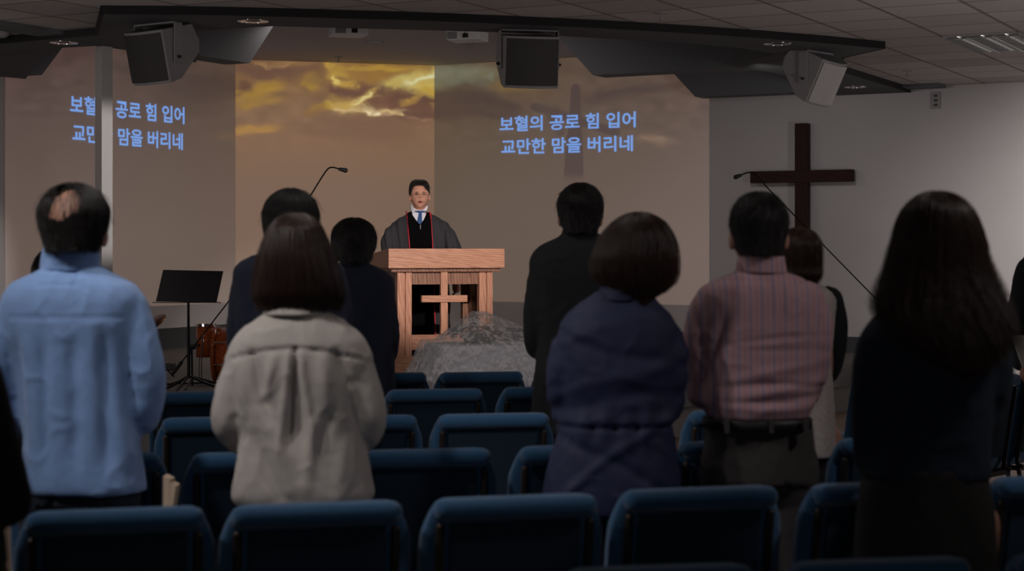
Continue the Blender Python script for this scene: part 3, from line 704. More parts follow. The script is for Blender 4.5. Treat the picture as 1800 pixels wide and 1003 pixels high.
for i in range(90):
    a = random.random()*2*PI; r = .20*math.sqrt(random.random()); h = .15*math.exp(-(r/.16)**2)+.02
    c = (r*1.15*math.cos(a), r*.75*math.sin(a), .01+h*random.uniform(.6, .95))
    if i % 3: 
        th = random.random()*2*PI; ln = .05
        g2.add([(c[0], c[1], c[2]), (c[0]+ln*.5*math.cos(th)-.012*math.sin(th), c[1]+ln*.5*math.sin(th)+.012*math.cos(th), c[2]+.01), (c[0]+ln*math.cos(th), c[1]+ln*math.sin(th), c[2]), (c[0]+ln*.5*math.cos(th)+.012*math.sin(th), c[1]+ln*.5*math.sin(th)-.012*math.cos(th), c[2]+.006)], [(0, 1, 2, 3)])
    else: g1.ell(c, (.02, .02, .014), 8, 5)
o = g2.build('leaves', M['leaf'], fa); so = o.modifiers.new('s', 'SOLIDIFY'); so.thickness = .002
g1.build('blossoms', M['flower'], fa, True)

# ------------------------------------------------------------------ music stand, microphones, drum kit
sD = 14.0; sx = at(331, sD)
ms = empty('music_stand', (sx, sD, STG), 'black music stand on the stage left of the pulpit', 'music stand')
zt_ = zz(474, sD)-STG; zb_ = zz(529, sD)-STG; x0 = at(276, sD)-sx; x1 = at(390, sD)-sx
g = G(); V = [(x0, -.05, zb_), (x1-.035, -.05, zb_-.008), (x1, .07, zt_-.01), (x0+.035, .07, zt_)]
g.add(V, [(0, 1, 2, 3)]); d = g.build('desk', M['metal_black'], ms); so = d.modifiers.new('s', 'SOLIDIFY'); so.thickness = .006; bevel(d, .02, 3)
G().box(x0-.02, x1, -.075, -.03, zb_-.012, zb_-.006).build('lip', M['metal_black'], ms)
G().tube([(0, .0, zt_-.17), (0, .02, .12)], [.010, .014], 12, False).build('pole', M['metal_black'], ms)
G().tube([(-.03, 0, zt_-.19), (.03, 0, zt_-.19)], .015, 10).build('clamp', M['metal_black'], ms)
for a in (.3, 2.4, 4.5):
    G().tube([(0, .02, .13), (.16*math.cos(a), .16*math.sin(a), .06), (.29*math.cos(a), .29*math.sin(a), .013)], .011, 8, smooth=3).build('leg', M['metal_black'], ms)
def mic_stand(base, joint, mic_pts, tail, label, legs=True):
    o = empty('microphone_stand', (base[0], base[1], base[2]), label, 'microphone stand', 'boom microphone stands')
    L = lambda p: (p[0]-base[0], p[1]-base[1], p[2]-base[2])
    G().tube([(0, 0, .02), L(joint)], .009, 8, False).build('pole', M['metal_black'], o)
    G().tube([tuple(np.array(L(joint))-(.02, 0, 0)), tuple(np.array(L(joint))+(.02, 0, 0))], .018, 8).build('joint', M['metal_black'], o)
    G().tube([L(tail), L(mic_pts[0])], .006, 8, False).build('boom', M['metal_black'], o)
    d = np.array(tail)-np.array(mic_pts[0]); d /= np.linalg.norm(d)
    G().tube([tuple(np.array(L(tail))-d*.12), L(tail)], .016, 10).build('counterweight', M['metal_black'], o)
    gn = G().tube([L(p) for p in mic_pts], .0065, 8, smooth=6).build('gooseneck', M['metal_black'], o)
    a, b = np.array(L(mic_pts[-2])), np.array(L(mic_pts[-1])); dd = (b-a)/np.linalg.norm(b-a)
    G().tube([tuple(b), tuple(b+dd*.05)], [.014, .021], 12).build('microphone', M['plastic_black'], o, True)
    for a in (.5, 2.6, 4.7):
        G().tube([(0, 0, .10), (.28*math.cos(a), .28*math.sin(a), .012)], .008, 8).build('leg', M['metal_black'], o)
def P3(px, py, D): return (at(px, D), D, zz(py, D))
mD = 14.35
mic_stand((at(338, mD), mD, STG), P3(337, 610, mD), [P3(545, 345, mD), P3(572, 302, mD), P3(583, 294, mD), P3(597, 297, mD)], P3(303, 657, mD), 'long black boom microphone stand beside the music stand, left of preacher')
mD = 15.6
mic_stand((at(1640, mD), mD, STG), P3(1640, 628, mD), [P3(1348, 329, mD), P3(1330, 308, mD), P3(1316, 303, mD), P3(1302, 308, mD)], P3(1672, 660, mD), 'long black boom microphone stand reaching in front of the wall cross')

kD = 14.9
dk = empty('bass_drum', (at(411, kD), kD, STG), 'orange brown wooden bass drum on the left of the stage', 'drum')
rr = .23; zc_ = .25
def ringx(x, r): return [(x, r*math.cos(a), zc_+r*math.sin(a)) for a in np.arange(48)*2*PI/48]
G().loft([ringx(-.14, rr), ringx(.26, rr)]).build('shell', M['drum_shell'], dk, True)
for xx in (-.165, .245): G().loft([ringx(xx, rr*.93), ringx(xx, rr+.014), ringx(xx+.035, rr+.014), ringx(xx+.035, rr*.93)], False).build('hoop', M['drum_shell'], dk, True)
G().loft([ringx(-.15, rr*.96), ringx(-.146, rr*.96)]).build('drum_head', M['drum_head'], dk)
for k in range(8):
    a = k*PI/4+.3; G().tube([(-.13, (rr+.02)*math.cos(a), zc_+(rr+.02)*math.sin(a)), (.25, (rr+.02)*math.cos(a), zc_+(rr+.02)*math.sin(a))], .006, 6).build('tension_rod', M['chrome'], dk)
td = empty('floor_tom', (at(362, 15.0), 15.0, STG), 'small brown tom drum left of the bass drum', 'drum')
def ringz(z, r, n=32): return [(r*math.cos(a), r*math.sin(a), z) for a in np.arange(n)*2*PI/n]
G().loft([ringz(.22, .085), ringz(.50, .085)]).build('shell', M['drum_shell'], td, True)
G().loft([ringz(.49, .092), ringz(.515, .092)]).build('hoop', M['chrome'], td)
G().tube([(-.05, -.09, .33), (-.11, -.09, .33), (-.11, -.09, .25)], .012, 8).build('bracket', M['plastic_black'], td)
for a in (.3, 2.4, 4.5): G().tube([(.09*math.cos(a), .09*math.sin(a), .4), (.10*math.cos(a), .10*math.sin(a), .01)], .006, 6).build('leg', M['chrome'], td)
def cymbal(px, py, D, tilt, r, label, zf=STG, ty=.35):
    x, y, z = P3(px, py, D); o = empty('cymbal', (x, y, zf), label, 'cymbal', 'cymbals'); h = z-zf
    R = Matrix.Translation((0, 0, h)) @ Matrix.Rotation(tilt, 4, 'Y') @ Matrix.Rotation(ty, 4, 'X')
    g = G().loft([[tuple(R @ Vector((q*math.cos(a), q*math.sin(a), zz_))) for a in np.arange(40)*2*PI/40] for q, zz_ in ((.01, .03), (.05, .02), (.07, .008), (r, -.008), (r, -.011), (.01, .02))])
    g.build('plate', M['brass'], o, True)
    G().tube([(0, 0, .02), tuple(R @ Vector((0, 0, .03)))], .008, 8, False).build('stand', M['metal_black'], o)
    for a in (.3, 2.4, 4.5): G().tube([(0, 0, .25), (.22*math.cos(a), .22*math.sin(a), .012)], .007, 6).build('leg', M['metal_black'], o)
cymbal(262, 570, 15.4, -.5, .17, 'tilted brown cymbal just right of the pale blue shirt')
cymbal(1728, 511, 14.0, .12, .13, 'small dark cymbal right of the long-haired woman', 0, .5)
bx = P3(295, 640, 16.4)
tag(bevel(G().box(bx[0]-.06, bx[0]+.06, 16.35, 16.5, STG, STG+.07).build('floor_box', M['plastic_black']), .01), 'small black box on the stage carpet beside the music stand', 'floor box')

# ------------------------------------------------------------------ chairs
def rrect(hw, hd, cy, n=40, e=5.0):
    r = []
    for a in np.arange(n)*2*PI/n:
        c, s = math.cos(a), math.sin(a); r.append((hw*np.sign(c)*abs(c)**(2/e), cy+hd*np.sign(s)*abs(s)**(2/e)))
    return r
def make_chair():
    o = empty('chair', (0, 0, 0), 'x', 'chair', 'blue padded chairs')
    lean = lambda z: -(z-.45)*.17
    g = G(); rings = []
    for z, hw, hd in ((.40, .235, .022), (.45, .248, .03), (.60, .252, .032), (.74, .252, .032), (.80, .248, .032), (.835, .236, .030), (.862, .224, .028), (.885, .210, .022), (.895, .19, .012)):
        rings.append([(x, y+lean(z)+.035, z) for x, y in rrect(hw, hd, 0)])
    g.loft(rings)
    g.tube([(-.192, lean(.86)-.008, .868), (.192, lean(.86)-.008, .868)], .030, 16)
    fuse(g, 'backrest', .0055, M['chair_blue'], o, 5)
    g = G(); V = []
    for z in (.47, .83):
        V += [(x, y+lean(z)+.008, z) for x, y in ((-.178, -.018), (.178, -.018), (.178, .01), (-.178, .01))]
    g.add(V, [(0, 3, 2, 1), (4, 5, 6, 7), (0, 1, 5, 4), (1, 2, 6, 5), (2, 3, 7, 6), (3, 0, 4, 7)])
    bevel(g.build('back_panel', M['chair_panel'], o), .006)
    for s in (-1, 1):
        G().tube([(s*.203, lean(.82)-.006, .822), (s*.203, lean(.45)-.006, .45), (s*.21, -.03, .40)], .0125, 10, smooth=3).build('frame_post', M['chair_frame'], o, True)
    g = G(); rings = []
    for z, k in ((.40, .93), (.42, 1), (.455, 1.0), (.475, .95), (.482, .80)):
        rings.append([(x, y, z) for x, y in rrect(.245*k, .225*k, .27, 40, 4)])
    g.loft(rings); fuse(g, 'seat', .008, M['chair_blue'], o, 4)
    g = G()
    for s in (-1, 1): g.box(s*.215-.011, s*.215+.011, -.03, .47, .375, .40)
    g.box(-.215, .215, -.03, -.008, .375, .40); g.box(-.215, .215, .45, .47, .375, .40); g.build('seat_frame', M['chair_frame'], o)
    for s in (-1, 1):
        G().tube([(s*.215, -.02, .385), (s*.225, -.09, .0125)], .0125, 8).build('leg', M['chair_frame'], o, True)
        G().tube([(s*.215, .45, .385), (s*.225, .47, .0125)], .0125, 8).build('leg', M['chair_frame'], o, True)
    return o
proto = make_chair(); used = [False]
def chair(px, ytop, label, rz=.21, sc=1.0, D=None, x=None, ztop=.90):
    if D is None: D = F*(CZ-ztop*sc)/(ytop-HY)
    o = proto if not used[0] else copy_tree(proto); used[0] = True
    X = at(px, D) if x is None else x
    o.location = (X, D+.08, 0); o.rotation_euler = (0, 0, rz); o.scale = (sc, sc, sc)
    o['label'] = label; o['category'] = 'chair'; o['group'] = 'blue padded chairs'
rows = [
 ('front row nearest the stage', .20, 1, [(670, 654, 'left'), (841, 652.3, 'middle'), (1011, 649.5, 'right')]),
 ('second row from the stage', .19, 1, [(355, 686.5, 'left, below the music stand'), (759, 682.5, 'middle'), (961, 678, 'right, beside the black-suited man')]),
 ('third row from the stage', .18, 1, [(380, 731.5, 'left'), (627, 729, 'second from left'), (862, 725.5, 'third from left'), (1302, 718.5, 'right, beyond the pink shirt')]),
 ('fourth row from the stage', .19, 1, [(150, 796.5, 'leftmost, behind the pale blue shirt'), (451, 793, 'beyond the beige jacket'), (737, 788, 'middle, right of the beige jacket'), (1022, 781, 'hidden mostly by the navy jacket'), (1302, 773.5, 'beyond the grey trousers'), (1578, 767, 'right, beyond the black skirt')]),
 ('second row from the bottom', .235, 1, [(190, 893.5, 'leftmost'), (546, 883, 'second from left, behind the beige jacket'), (896, 870.5, 'third from left'), (1222, 856, 'behind the pink-shirted man'), (1550, 846.5, 'partly hidden by the black skirt'), (1866, 834, 'rightmost, cut by the right edge')]),
 ('bottom row cut off by the frame', .17, .95, [(1152, 991, 'left'), (1542, 979.5, 'middle'), (1930, 967, 'right')])]
for nm, rz, sc, lst in rows:
    for px, y, pos in lst:
        chair(px, y, f'blue chair in the {nm}, {pos}', rz, sc, ztop=.90 if sc == 1 else .905)
# chairs of the angled block on the right
chair(0, 0, 'blue angled chair at the right edge beside the dark-suited person', .78, 1, 8.62, 2.40)
chair(0, 0, 'blue angled chair at the right edge, only its seat showing', .78, 1, 9.05, 2.80)
chair(0, 0, 'blue angled chair glimpsed between tweed coat and long-haired woman', .78, 1, 9.4, 2.02)
# bits of brown paper on a seat
g = G()
for (a, b, c, d_, z1) in ((287, 299, 286, 296, 836), (299, 309, 296, 301, 848)):
    D_ = 4.9
    V = [P3(c, 905, D_), P3(d_, 905, D_), P3(b, z1+6, D_+.02), P3(a, z1, D_+.02)]
    V = [tuple(v) for v in V]; V += [(v[0]+.005, v[1]+.04, v[2]) for v in V]
    g.add(V, [(0, 1, 2, 3), (4, 7, 6, 5), (0, 4, 5, 1), (1, 5, 6, 2), (2, 6, 7, 3), (3, 7, 4, 0)])
x_ = at(292, 4.9)
g.box(x_-.035, x_+.02, 4.9, 4.96, .482, .80)
tag(g.build('paper_bag', M['paper']), 'folded brown paper bag standing on a seat beside the pale blue shirt', 'paper bag')

# ------------------------------------------------------------------ people
def head_pts(scale=1.0, n=72, k=54, face=True, jaw=1.0):
    """head as a grid on a sphere; face towards +y, centre at mid skull, about 0.235 m tall; returns rings bottom to top"""
    rings = []
    for j in range(1, k):
        th = PI*j/k; ring = []
        for i in range(n):
            ph = 2*PI*i/n
            d = np.array((math.sin(th)*math.cos(ph), math.sin(th)*math.sin(ph), -math.cos(th)))
            x, y, z = d[0]*.077, d[1]*.094, d[2]*.117
            f = max(0, d[1])
            low = max(0, -z/.117)
            x *= 1-.28*low**1.5*jaw; 
            if d[1] < 0: y *= 1-.30*low**1.2                      # skull tucks in above the nape
            else: y *= 1-.10*low**2
            if d[1] > 0: y = y*(1-.07*f)                          # flatter face
            def bump(cx, cz, sx, sz, a): return a*math.exp(-((x-cx)/sx)**2-((z-cz)/sz)**2) if d[1] > 0 else 0
            y += bump(0, -.022, .011, .016, .021)+bump(0, .0, .008, .022, .010)+bump(0, -.028, .018, .008, .006)   # nose
            y += bump(0, .030, .05, .012, .004)+bump(-.032, -.004, .014, .011, -.009)+bump(.032, -.004, .014, .011, -.009)
            y += bump(-.036, -.03, .018, .02, .003)+bump(.036, -.03, .018, .02, .003)
            y += bump(0, -.057, .022, .008, .006)+bump(0, -.069, .018, .007, .005)+bump(0, -.063, .024, .003, -.004)+bump(0, -.098, .024, .016, .008)
            ring.append(np.array((x, y, z))*scale)
        rings.append(ring)
    return rings
def hand(g, wrist, d, palm_n, side, curl=.5, s=1.0):
    """palm and five fingers added to g; d = direction of the fingers, palm_n = normal of the palm, side=+1 puts the thumb towards cross(d, n)"""
    d = np.array(d, float); d /= np.linalg.norm(d); nrm = np.array(palm_n, float); nrm -= d*np.dot(nrm, d); nrm /= np.linalg.norm(nrm)
    t = np.cross(d, nrm)*side; w = np.array(wrist, float)
    g.tube([w-d*.02, w+d*.03*s, w+d*.085*s], [.024*s, .033*s, .036*s], 14, flat=1.0)
    def fin(base, dir_, L, r, c):
        p = [base]; dd = dir_.copy(); 
        for seg in (.45, .32, .23):
            ang = c; dd = dd*math.cos(ang)+nrm*math.sin(ang); dd /= np.linalg.norm(dd); p.append(p[-1]+dd*L*seg)
        g.tube(p, [r, r*.95, r*.88, r*.78], 8)
    for i, (L, o) in enumerate(((.070, .030), (.080, .010), (.074, -.010), (.058, -.029))):
        fin(w+d*.085*s+t*o*s, d+t*o*2.2, L*s, .0085*s, curl)
    fin(w+d*.03*s+t*.030*s, d*.6+t*.9+nrm*.2, .062*s, .0095*s, curl*.5)

def torso_rings(rows, cx0, D, depth, e=2.4, yoff=0, n=56):
    """rows: (py, x left px, x right px[, depth factor]) -> rings in person space"""
    rs = []
    for r in rows:
        py, a, b = r[:3]; k = r[3] if len(r) > 3 else None
        hw = (b-a)/2*D/F; c = at((a+b)/2, D)-cx0; z = zz(py, D)
        hd = depth*(k if k is not None else 1)
        rs.append([(c+p[0], yoff+p[1], z) for p in rrect(hw, hd, 0, n, e)])
    return rs[::-1]
def interp_rows(rows, m=4):
    R_ = [list(r)+([1] if len(r) < 4 else []) for r in rows]; R_ = np.array(R_, float); out = []
    for i in range(len(R_)-1):
        for j in range(m):
            t = j/m; p0 = R_[max(i-1, 0)]; p1 = R_[i]; p2 = R_[i+1]; p3 = R_[min(i+2, len(R_)-1)]
            v = .5*((2*p1)+(-p0+p2)*t+(2*p0-5*p1+4*p2-p3)*t*t+(-p0+3*p1-3*p2+p3)*t**3)
            v[0] = p1[0]+(p2[0]-p1[0])*t; out.append(tuple(v))
    out.append(tuple(R_[-1])); return out

def hair_mesh(name, rows, cx0, D, m, parent, zface, facing=1, style='short', strands=2500, thick=.016, wave=0, hole=None, yc=0, seed=1, length=.05, ear=.0, rad=.0006, ragged=.01, lift=.006, sub='loose_strands', zf=0):
    """rows: (py, xl, xr, half depth m, y centre m) silhouette of the hair seen from behind. zface(angle from the face 0..1)->lowest z"""
    R_ = np.array(interp5(rows), float)
    NZ = len(R_); NP = 96
    zs = CZ-(R_[:, 0]-HY)*D/F-zf; hw = (R_[:, 2]-R_[:, 1])/2*D/F; cx = (R_[:, 1]+R_[:, 2])/2; cx = (cx-900)*D/F-cx0; hd = R_[:, 3]; cy = R_[:, 4]*facing
    def S(phi, z, shrink=0):
        """phi = pi/2 is the face when facing=1"""
        z = np.asarray(z, float); h = np.interp(-z, -zs, hw); dd = np.interp(-z, -zs, hd); c = np.interp(-z, -zs, cx); yy = np.interp(-z, -zs, cy)
        q = np.maximum(h-shrink, h*.25); qd = np.maximum(dd-shrink, dd*.25)
        return np.stack([c+q*np.cos(phi), yy+qd*np.sin(phi)*facing, z-shrink*.6*(z > zs[0]-.04)], -1)
    def zmin(phi):
        a = abs(((phi-PI/2+PI) % (2*PI))-PI)/PI      # 0 at the face, 1 at the back
        return zface(a)
    V = []; Fc = []; K = 46
    rs = np.random.RandomState(seed)
    phis = np.arange(NP)*2*PI/NP
    def surf(shr, extra=0):
        P = []
        for k in range(K+1):
            t = k/K; t = 1-(1-t)**1.0
            for ph in phis:
                zb = max(zmin(ph)+ragged*math.sin(ph*13+seed)*math.sin(ph*5+2*seed), zs[-1]); tt = math.sin(t*PI/2)**1.0 if False else t
                s = 1-math.cos(min(1, t/.35)*PI/2) if t < .35 else 1
                z = zs[0]-(zs[0]-zb)*(t**1.7 if t < 1 else 1)
                p = S(np.array(ph), np.array(z), shr); 
                gr = math.sin(ph*31+z*5+seed)*.0012+math.sin(ph*17+seed*3-z*9)*.0018
                wv = wave*math.sin(z*42+ph*3+seed)*min(1, max(0, (zs[0]-z-.15)/.15))
                if not shr: p = p+np.array((math.cos(ph)*(gr+wv), math.sin(ph)*(gr+wv)*facing, 0))
                P.append(p)
        return P
    A = surf(0); B = surf(thick); V = A+B; o_ = len(A)
    for k in range(K):
        for i in range(NP):
            a, b = k*NP+i, k*NP+(i+1) % NP; c, d = b+NP, a+NP
            if hole is not None:
                pc_ = (A[a]+A[c])/2
                if hole(pc_): continue
            q = (a, b, c, d) if facing < 0 else (a, d, c, b)
            Fc.append(q); Fc.append((a+o_, d+o_, c+o_, b+o_) if facing < 0 else (a+o_, b+o_, c+o_, d+o_))
    for i in range(NP):
        a, b = K*NP+i, K*NP+(i+1) % NP; Fc.append((a, b, b+o_, a+o_))
    h = mesh_obj(name, V, Fc, m, parent, True)
    # strands
    cu = bpy.data.hair_curves.new(sub); npnt = 18
    pts = []; rad_ = []
    N = strands; ph = rs.rand(N)*2*PI; u0 = rs.rand(N)
    ztop = zs[0]
    zlow = np.array([max(zmin(p), zs[-1]) for p in ph])
    if style == 'short':
        t0 = u0**.6*.95; 
    else: t0 = u0**2*.75
    zst = ztop-(ztop-zlow)*t0**1.5
    zen = np.maximum(zst-length*(.6+.8*rs.rand(N)), zlow-.012*rs.rand(N)) if style == 'short' else zlow-.03*rs.rand(N)**2
    off = rs.rand(N)*lift; dphi = (rs.rand(N)-.5)*(.6 if style == 'short' else .25); wph = rs.rand(N)*6.28; fly = (rs.rand(N) < (.03 if style == 'short' else .07))*rs.rand(N)*.016
    flick = (rs.rand(N) < .16)*rs.rand(N)*.05
    for k in range(npnt):
        t = k/(npnt-1)
        tz_ = t**2.0 if style != 'short' else t**1.3
        z = zst+(zen-zst)*tz_
        zc_ = np.clip(z, zs[-1], zs[0]-1e-4)
        P = S(ph+dphi*t, zc_)
        outn = np.stack([np.cos(ph), np.sin(ph)*facing, np.zeros(N)], -1)
        wv = (wave*1.5*np.sin(z*42+wph)*np.clip((zs[0]-z-.15)/.15, 0, 1))
        lf = off*(.3+.7*t)+fly*t+wv+(.001)+(flick*t**3 if wave > .005 else 0)
        nz_ = np.clip(1-(zs[0]-zc_)/.11, 0, 1)**.8; P = P+outn*(lf*np.sqrt(1-nz_**2*.96))[:, None]; P[:, 2] += (z-zc_)+lf*nz_
        if hole is not None:
            pass
        pts.append(P); rad_.append(np.full(N, rad*(1-.6*t)))
    pts = np.stack(pts, 1); rad_ = np.stack(rad_, 1)
    if hole is not None:
        keep = np.array([not hole(p) or rs.rand() < .22 for p in pts[:, 5]]); pts = pts[keep]; rad_ = rad_[keep]
    N = len(pts)
    cu.add_curves([npnt]*N)
    cu.attributes['position'].data.foreach_set('vector', pts.reshape(-1).astype(np.float32))
    ra = cu.attributes.get('radius') or cu.attributes.new('radius', 'FLOAT', 'POINT')
    ra.data.foreach_set('value', rad_.reshape(-1).astype(np.float32))
    cu.materials.append(m)
    co = bpy.data.objects.new(sub, cu); COL.objects.link(co); co.parent = h; co['kind'] = 'stuff'
    return h
def interp5(rows):
    R_ = np.array(rows, float); out = []
    for i in range(len(R_)-1):
        for t in np.linspace(0, 1, 6)[:-1]:
            p0 = R_[max(i-1, 0)]; p1 = R_[i]; p2 = R_[i+1]; p3 = R_[min(i+2, len(R_)-1)]
            v = .5*((2*p1)+(-p0+p2)*t+(2*p0-5*p1+4*p2-p3)*t*t+(-p0+3*p1-3*p2+p3)*t**3)
            v[0] = p1[0]+(p2[0]-p1[0])*t; out.append(v)
    out.append(R_[-1]); return out
def cap_rows(x, ytop, ybot, hwpx, D, depth=1.17, yc=-.005, taper=.9):
    """round head of hair: x centre, top and bottom rows, greatest half width (px)"""
    hwm = hwpx*D/F; rows = []
    H_ = ybot-ytop
    for t in (0, .02, .06, .13, .24, .40, .58, .78, 1.0):
        f = math.sqrt(max(0, 1-(1-min(t/.50, 1))**2)) if t < .5 else 1-(1-taper)*((t-.5)/.5)**1.15
        f = max(f, .05)
        rows.append((ytop+H_*t, x-hwpx*f, x+hwpx*f, max(.006, hwm*depth*(f if t < .5 else max(f, .95))), yc if t < .6 else yc-.0*(t-.6)))
    return rows

def folds(seed, amp=.006, fx=7, fz=2.2, fine=.0015, extra=None):
    def f(co, nr):
        base = fbm(co*np.array((fx, fx, fz)), seed, 3)*amp
        n2 = 1-np.abs(fbm(co*np.array((9, 9, 9))+5, seed+7, 2))*2
        base = base+np.clip(n2, 0, 1)**4*amp*.5
        base = base+fbm(co*60, seed+3, 2)*fine
        if extra is not None: base = base+extra(co, nr)
        return base
    return f
def gauss(x, s): return np.exp(-(x/s)**2)

def person(label, D, cx, top, chin=None, zf=0, skin='skin', facing=1, headw=1.0, torso=None, armL=None, armR=None, torso_d=.125, cloth=None, top_name='shirt', voxel=.0085, legs='trousers', legmat='denim', hem=None, fold=None, head_dx=0, hips=None, hand_dir=True, smooth_top=6, tdisp=None, headtilt=0, yaw=0, pitch=0, neck_r=.052, lowz=None):
    x0 = at(cx, D)
    o = empty('person', (x0, D, zf), label, 'person')
    Z = lambda py: zz(py, D)-zf
    X = lambda px: at(px, D)-x0
    htop = Z(top)-.014
    hs = headw; hc = htop-.117*hs
    hx = head_dx*D/F
    g = G(); R = Matrix.Rotation(headtilt, 3, 'Y') @ Matrix.Rotation(yaw, 3, 'Z')
    if facing < 0: R = R @ Matrix.Rotation(PI, 3, 'Z')
    R = R @ Matrix.Rotation(pitch, 3, 'X')
    g.loft([[np.array(R @ Vector(p))+np.array((hx, .01*facing, hc)) for p in r] for r in head_pts(hs)])
    for s in (-1, 1):
        c = np.array(R @ Vector((s*.080*hs, -.006, -.016)))+np.array((hx, .01*facing, hc))
        g.ell(c, (.011, .018, .034), 12, 8, R)
    shz = Z(torso[3][0]) if torso else hc-.3
    hwsh = max((r[2]-r[1])/2 for r in torso[:7])*D/F
    sh = hc-.245                                  # shoulder joint height
    g.tube([(hx, .012*facing, hc-.04), (hx*.6, -.0*facing, hc-.13), (0, -.02*facing, hc-.22)], [neck_r, neck_r*.98, neck_r*1.25], 18)
    sw = min(hwsh-.045, .185)
    # trunk
    rings = []
    waist = .98*htop/1.70; 
    for z, a, b in ((htop*.47, .11, .08), (htop*.50, .14, .085), (htop*.55, .138, .085), (htop*.62, .125, .08), (htop*.70, .14, .085), (htop*.77, .15, .085), (hc-.27, .14, .075), (hc-.225, .10, .065), (hc-.19, .05, .045)):
        rings.append([(p[0], p[1]-.008*facing, z) for p in rrect(a, b, 0, 40, 2.3)])
    g.loft(rings)
    wr = []
    for s, arm in ((-1, armL), (1, armR)):
        P = [(X(a[0]), a[2]*facing, Z(a[1])) for a in arm]
        rr_ = np.interp(np.linspace(0, 1, len(P)), [0, .5, 1], [.045, .036, .026])
        P[0] = (P[0][0]-s*.02, P[0][1], P[0][2]-.055); P.insert(0, (P[0][0]-s*.07, P[0][1], P[0][2]+.015)); rr_ = [.035]+list(rr_)
        g.tube(P, list(rr_), 14, smooth=4)
        d = np.array(P[-1])-np.array(P[-2]); n_ = np.array((-s, .1*facing, -.3)); wv = np.array(P[-1])
        hand(g, wv, d+np.array((0, 0, -.01)), n_, 1 if s < 0 else -1, .45)
        wr.append((P, rr_))
    for s in (-1, 1):
        g.tube([(s*.09, 0, htop*.50), (s*.095, .01*facing, htop*.285), (s*.10, -.01*facing, .09)], [.082, .056, .038], 16, smooth=4)
        g.tube([(s*.10, -.03*facing, .045), (s*.105, .13*facing, .03)], [.036, .03], 12)
    body = fuse(g, 'body', .0062, M[skin], o, 5)
    # upper garment
    if torso:
        g = G(); T = interp_rows(torso, 4)
        g.loft(torso_rings(T, x0, D, torso_d, yoff=-.0*facing))
        g.V = [(v[0], v[1], v[2]-zf) for v in g.V]
        for sg, arm in ((1, armL), (-1, armR)):
            P = [(X(a[0]), a[2]*facing, Z(a[1])) for a in arm]; P[0] = (P[0][0]+sg*.004, P[0][1], P[0][2]-.012); P[-1] = tuple(np.array(P[-2])+(np.array(P[-1])-np.array(P[-2]))*.93)
            P.insert(0, (P[0][0]+sg*.085, P[0][1], P[0][2]+.034)); g.tube(P, [arm[0][3]*.80]+[a[3] for a in arm], 20, smooth=5)
        top_o = fuse(g, top_name, voxel, M[cloth], o, smooth_top, tdisp or folds(int(cx) % 97))
    else: top_o = None
    # lower garment
    if legs == 'trousers':
        g = G(); hw = hips[0]*D/F if hips else .17; hzz = Z(hips[1]) if hips else htop*.56; hxx = X(hips[2]) if hips else 0
        zw = hzz+(hips[3] if hips and len(hips) > 3 else .12)
        rings = [[(hxx+p[0], p[1], z) for p in rrect(a, b, 0, 40, 2.4)] for z, a, b in ((htop*.45, hw*.9, .10), (htop*.50, hw, .12), (hzz, hw*.99, .125), (zw, hw*.90, .115))]
        g.loft(rings)
        for s in (-1, 1): g.tube([(hxx+s*hw*.5, 0, htop*.50), (s*.095, .01*facing, htop*.28), (s*.10, -.01*facing, .07)], [.095, .078, .064], 20, smooth=4)
        low = fuse(g, 'trousers', .010, M[legmat], o, 5, folds(int(cx) % 53+5, .005, 5, 3))
    else:
        g = G(); S_ = [[(p[0], p[1], 0) for p in rrect(.1, .1, 0)]]
        g.loft([[(X((r[1]+r[2])/2)+p[0], p[1], Z(r[0])) for p in rrect((r[2]-r[1])/2*D/F, .125, 0, 44, 2.4)] for r in interp_rows(hem, 4)][::-1])
        low = fuse(g, 'skirt', .010, M[legmat], o, 5, folds(int(cx) % 53+5, .004, 5, 2))
    for s in (-1, 1):
        g = G(); g.loft([[(s*.103+p[0], .055*facing+p[1], z) for p in rrect(a, b, 0, 32, 2.4)] for z, a, b in ((0.001, .046, .145), (.03, .048, .148), (.055, .044, .12), (.075, .040, .07))])
        g.build('shoe', M['leather'], o, True)
    return dict(o=o, Z=Z, X=X, hc=hc, hx=hx, top=top_o, low=low, x0=x0, D=D, htop=htop, body=body)
def collar_band(p, name, m, py_top, py_bot, xl, xr, depth=.062, lean=.0, yc=-.01, n=60, amp=0, th=.004, open_front=True, facing=1, fold=0):
    """standing or folded collar around the neck"""
    g = G(); V = []; K = 6
    cxm = p['X']((xl+xr)/2); hw = (xr-xl)/2*p['D']/F; Fc = []
    angs = np.linspace(PI/2+.35, PI/2+2*PI-.35, n) if open_front else np.linspace(0, 2*PI, n)
    for k in range(K+1):
        t = k/K
        for a in angs:
            c = math.cos(a); s_ = math.sin(a)*facing
            fr = max(0, math.sin(a))
            z = p['Z'](py_top+(py_bot-py_top)*t)-.03*fr
            r = 1+lean*t+amp*math.sin(a*7+t*5)*.02
            V.append((cxm+hw*r*c, yc*facing+depth*r*s_, z))
    for k in range(K):
        for i in range(len(angs)-1): a = k*len(angs)+i; Fc.append((a, a+1, a+1+len(angs), a+len(angs)))
    o = mesh_obj(name, V, Fc, M[m], p['o'], True); so = o.modifiers.new('s', 'SOLIDIFY'); so.thickness = th; so.offset = 0
    return o
def nape(hc, low=-.095, side=-.01, front=.055):
    def f(a): return hc+np.interp(a, [0, .28, .36, .46, .56, .66, 1], [front, front-.01, .0, side, side-.02, low, low])
    return f

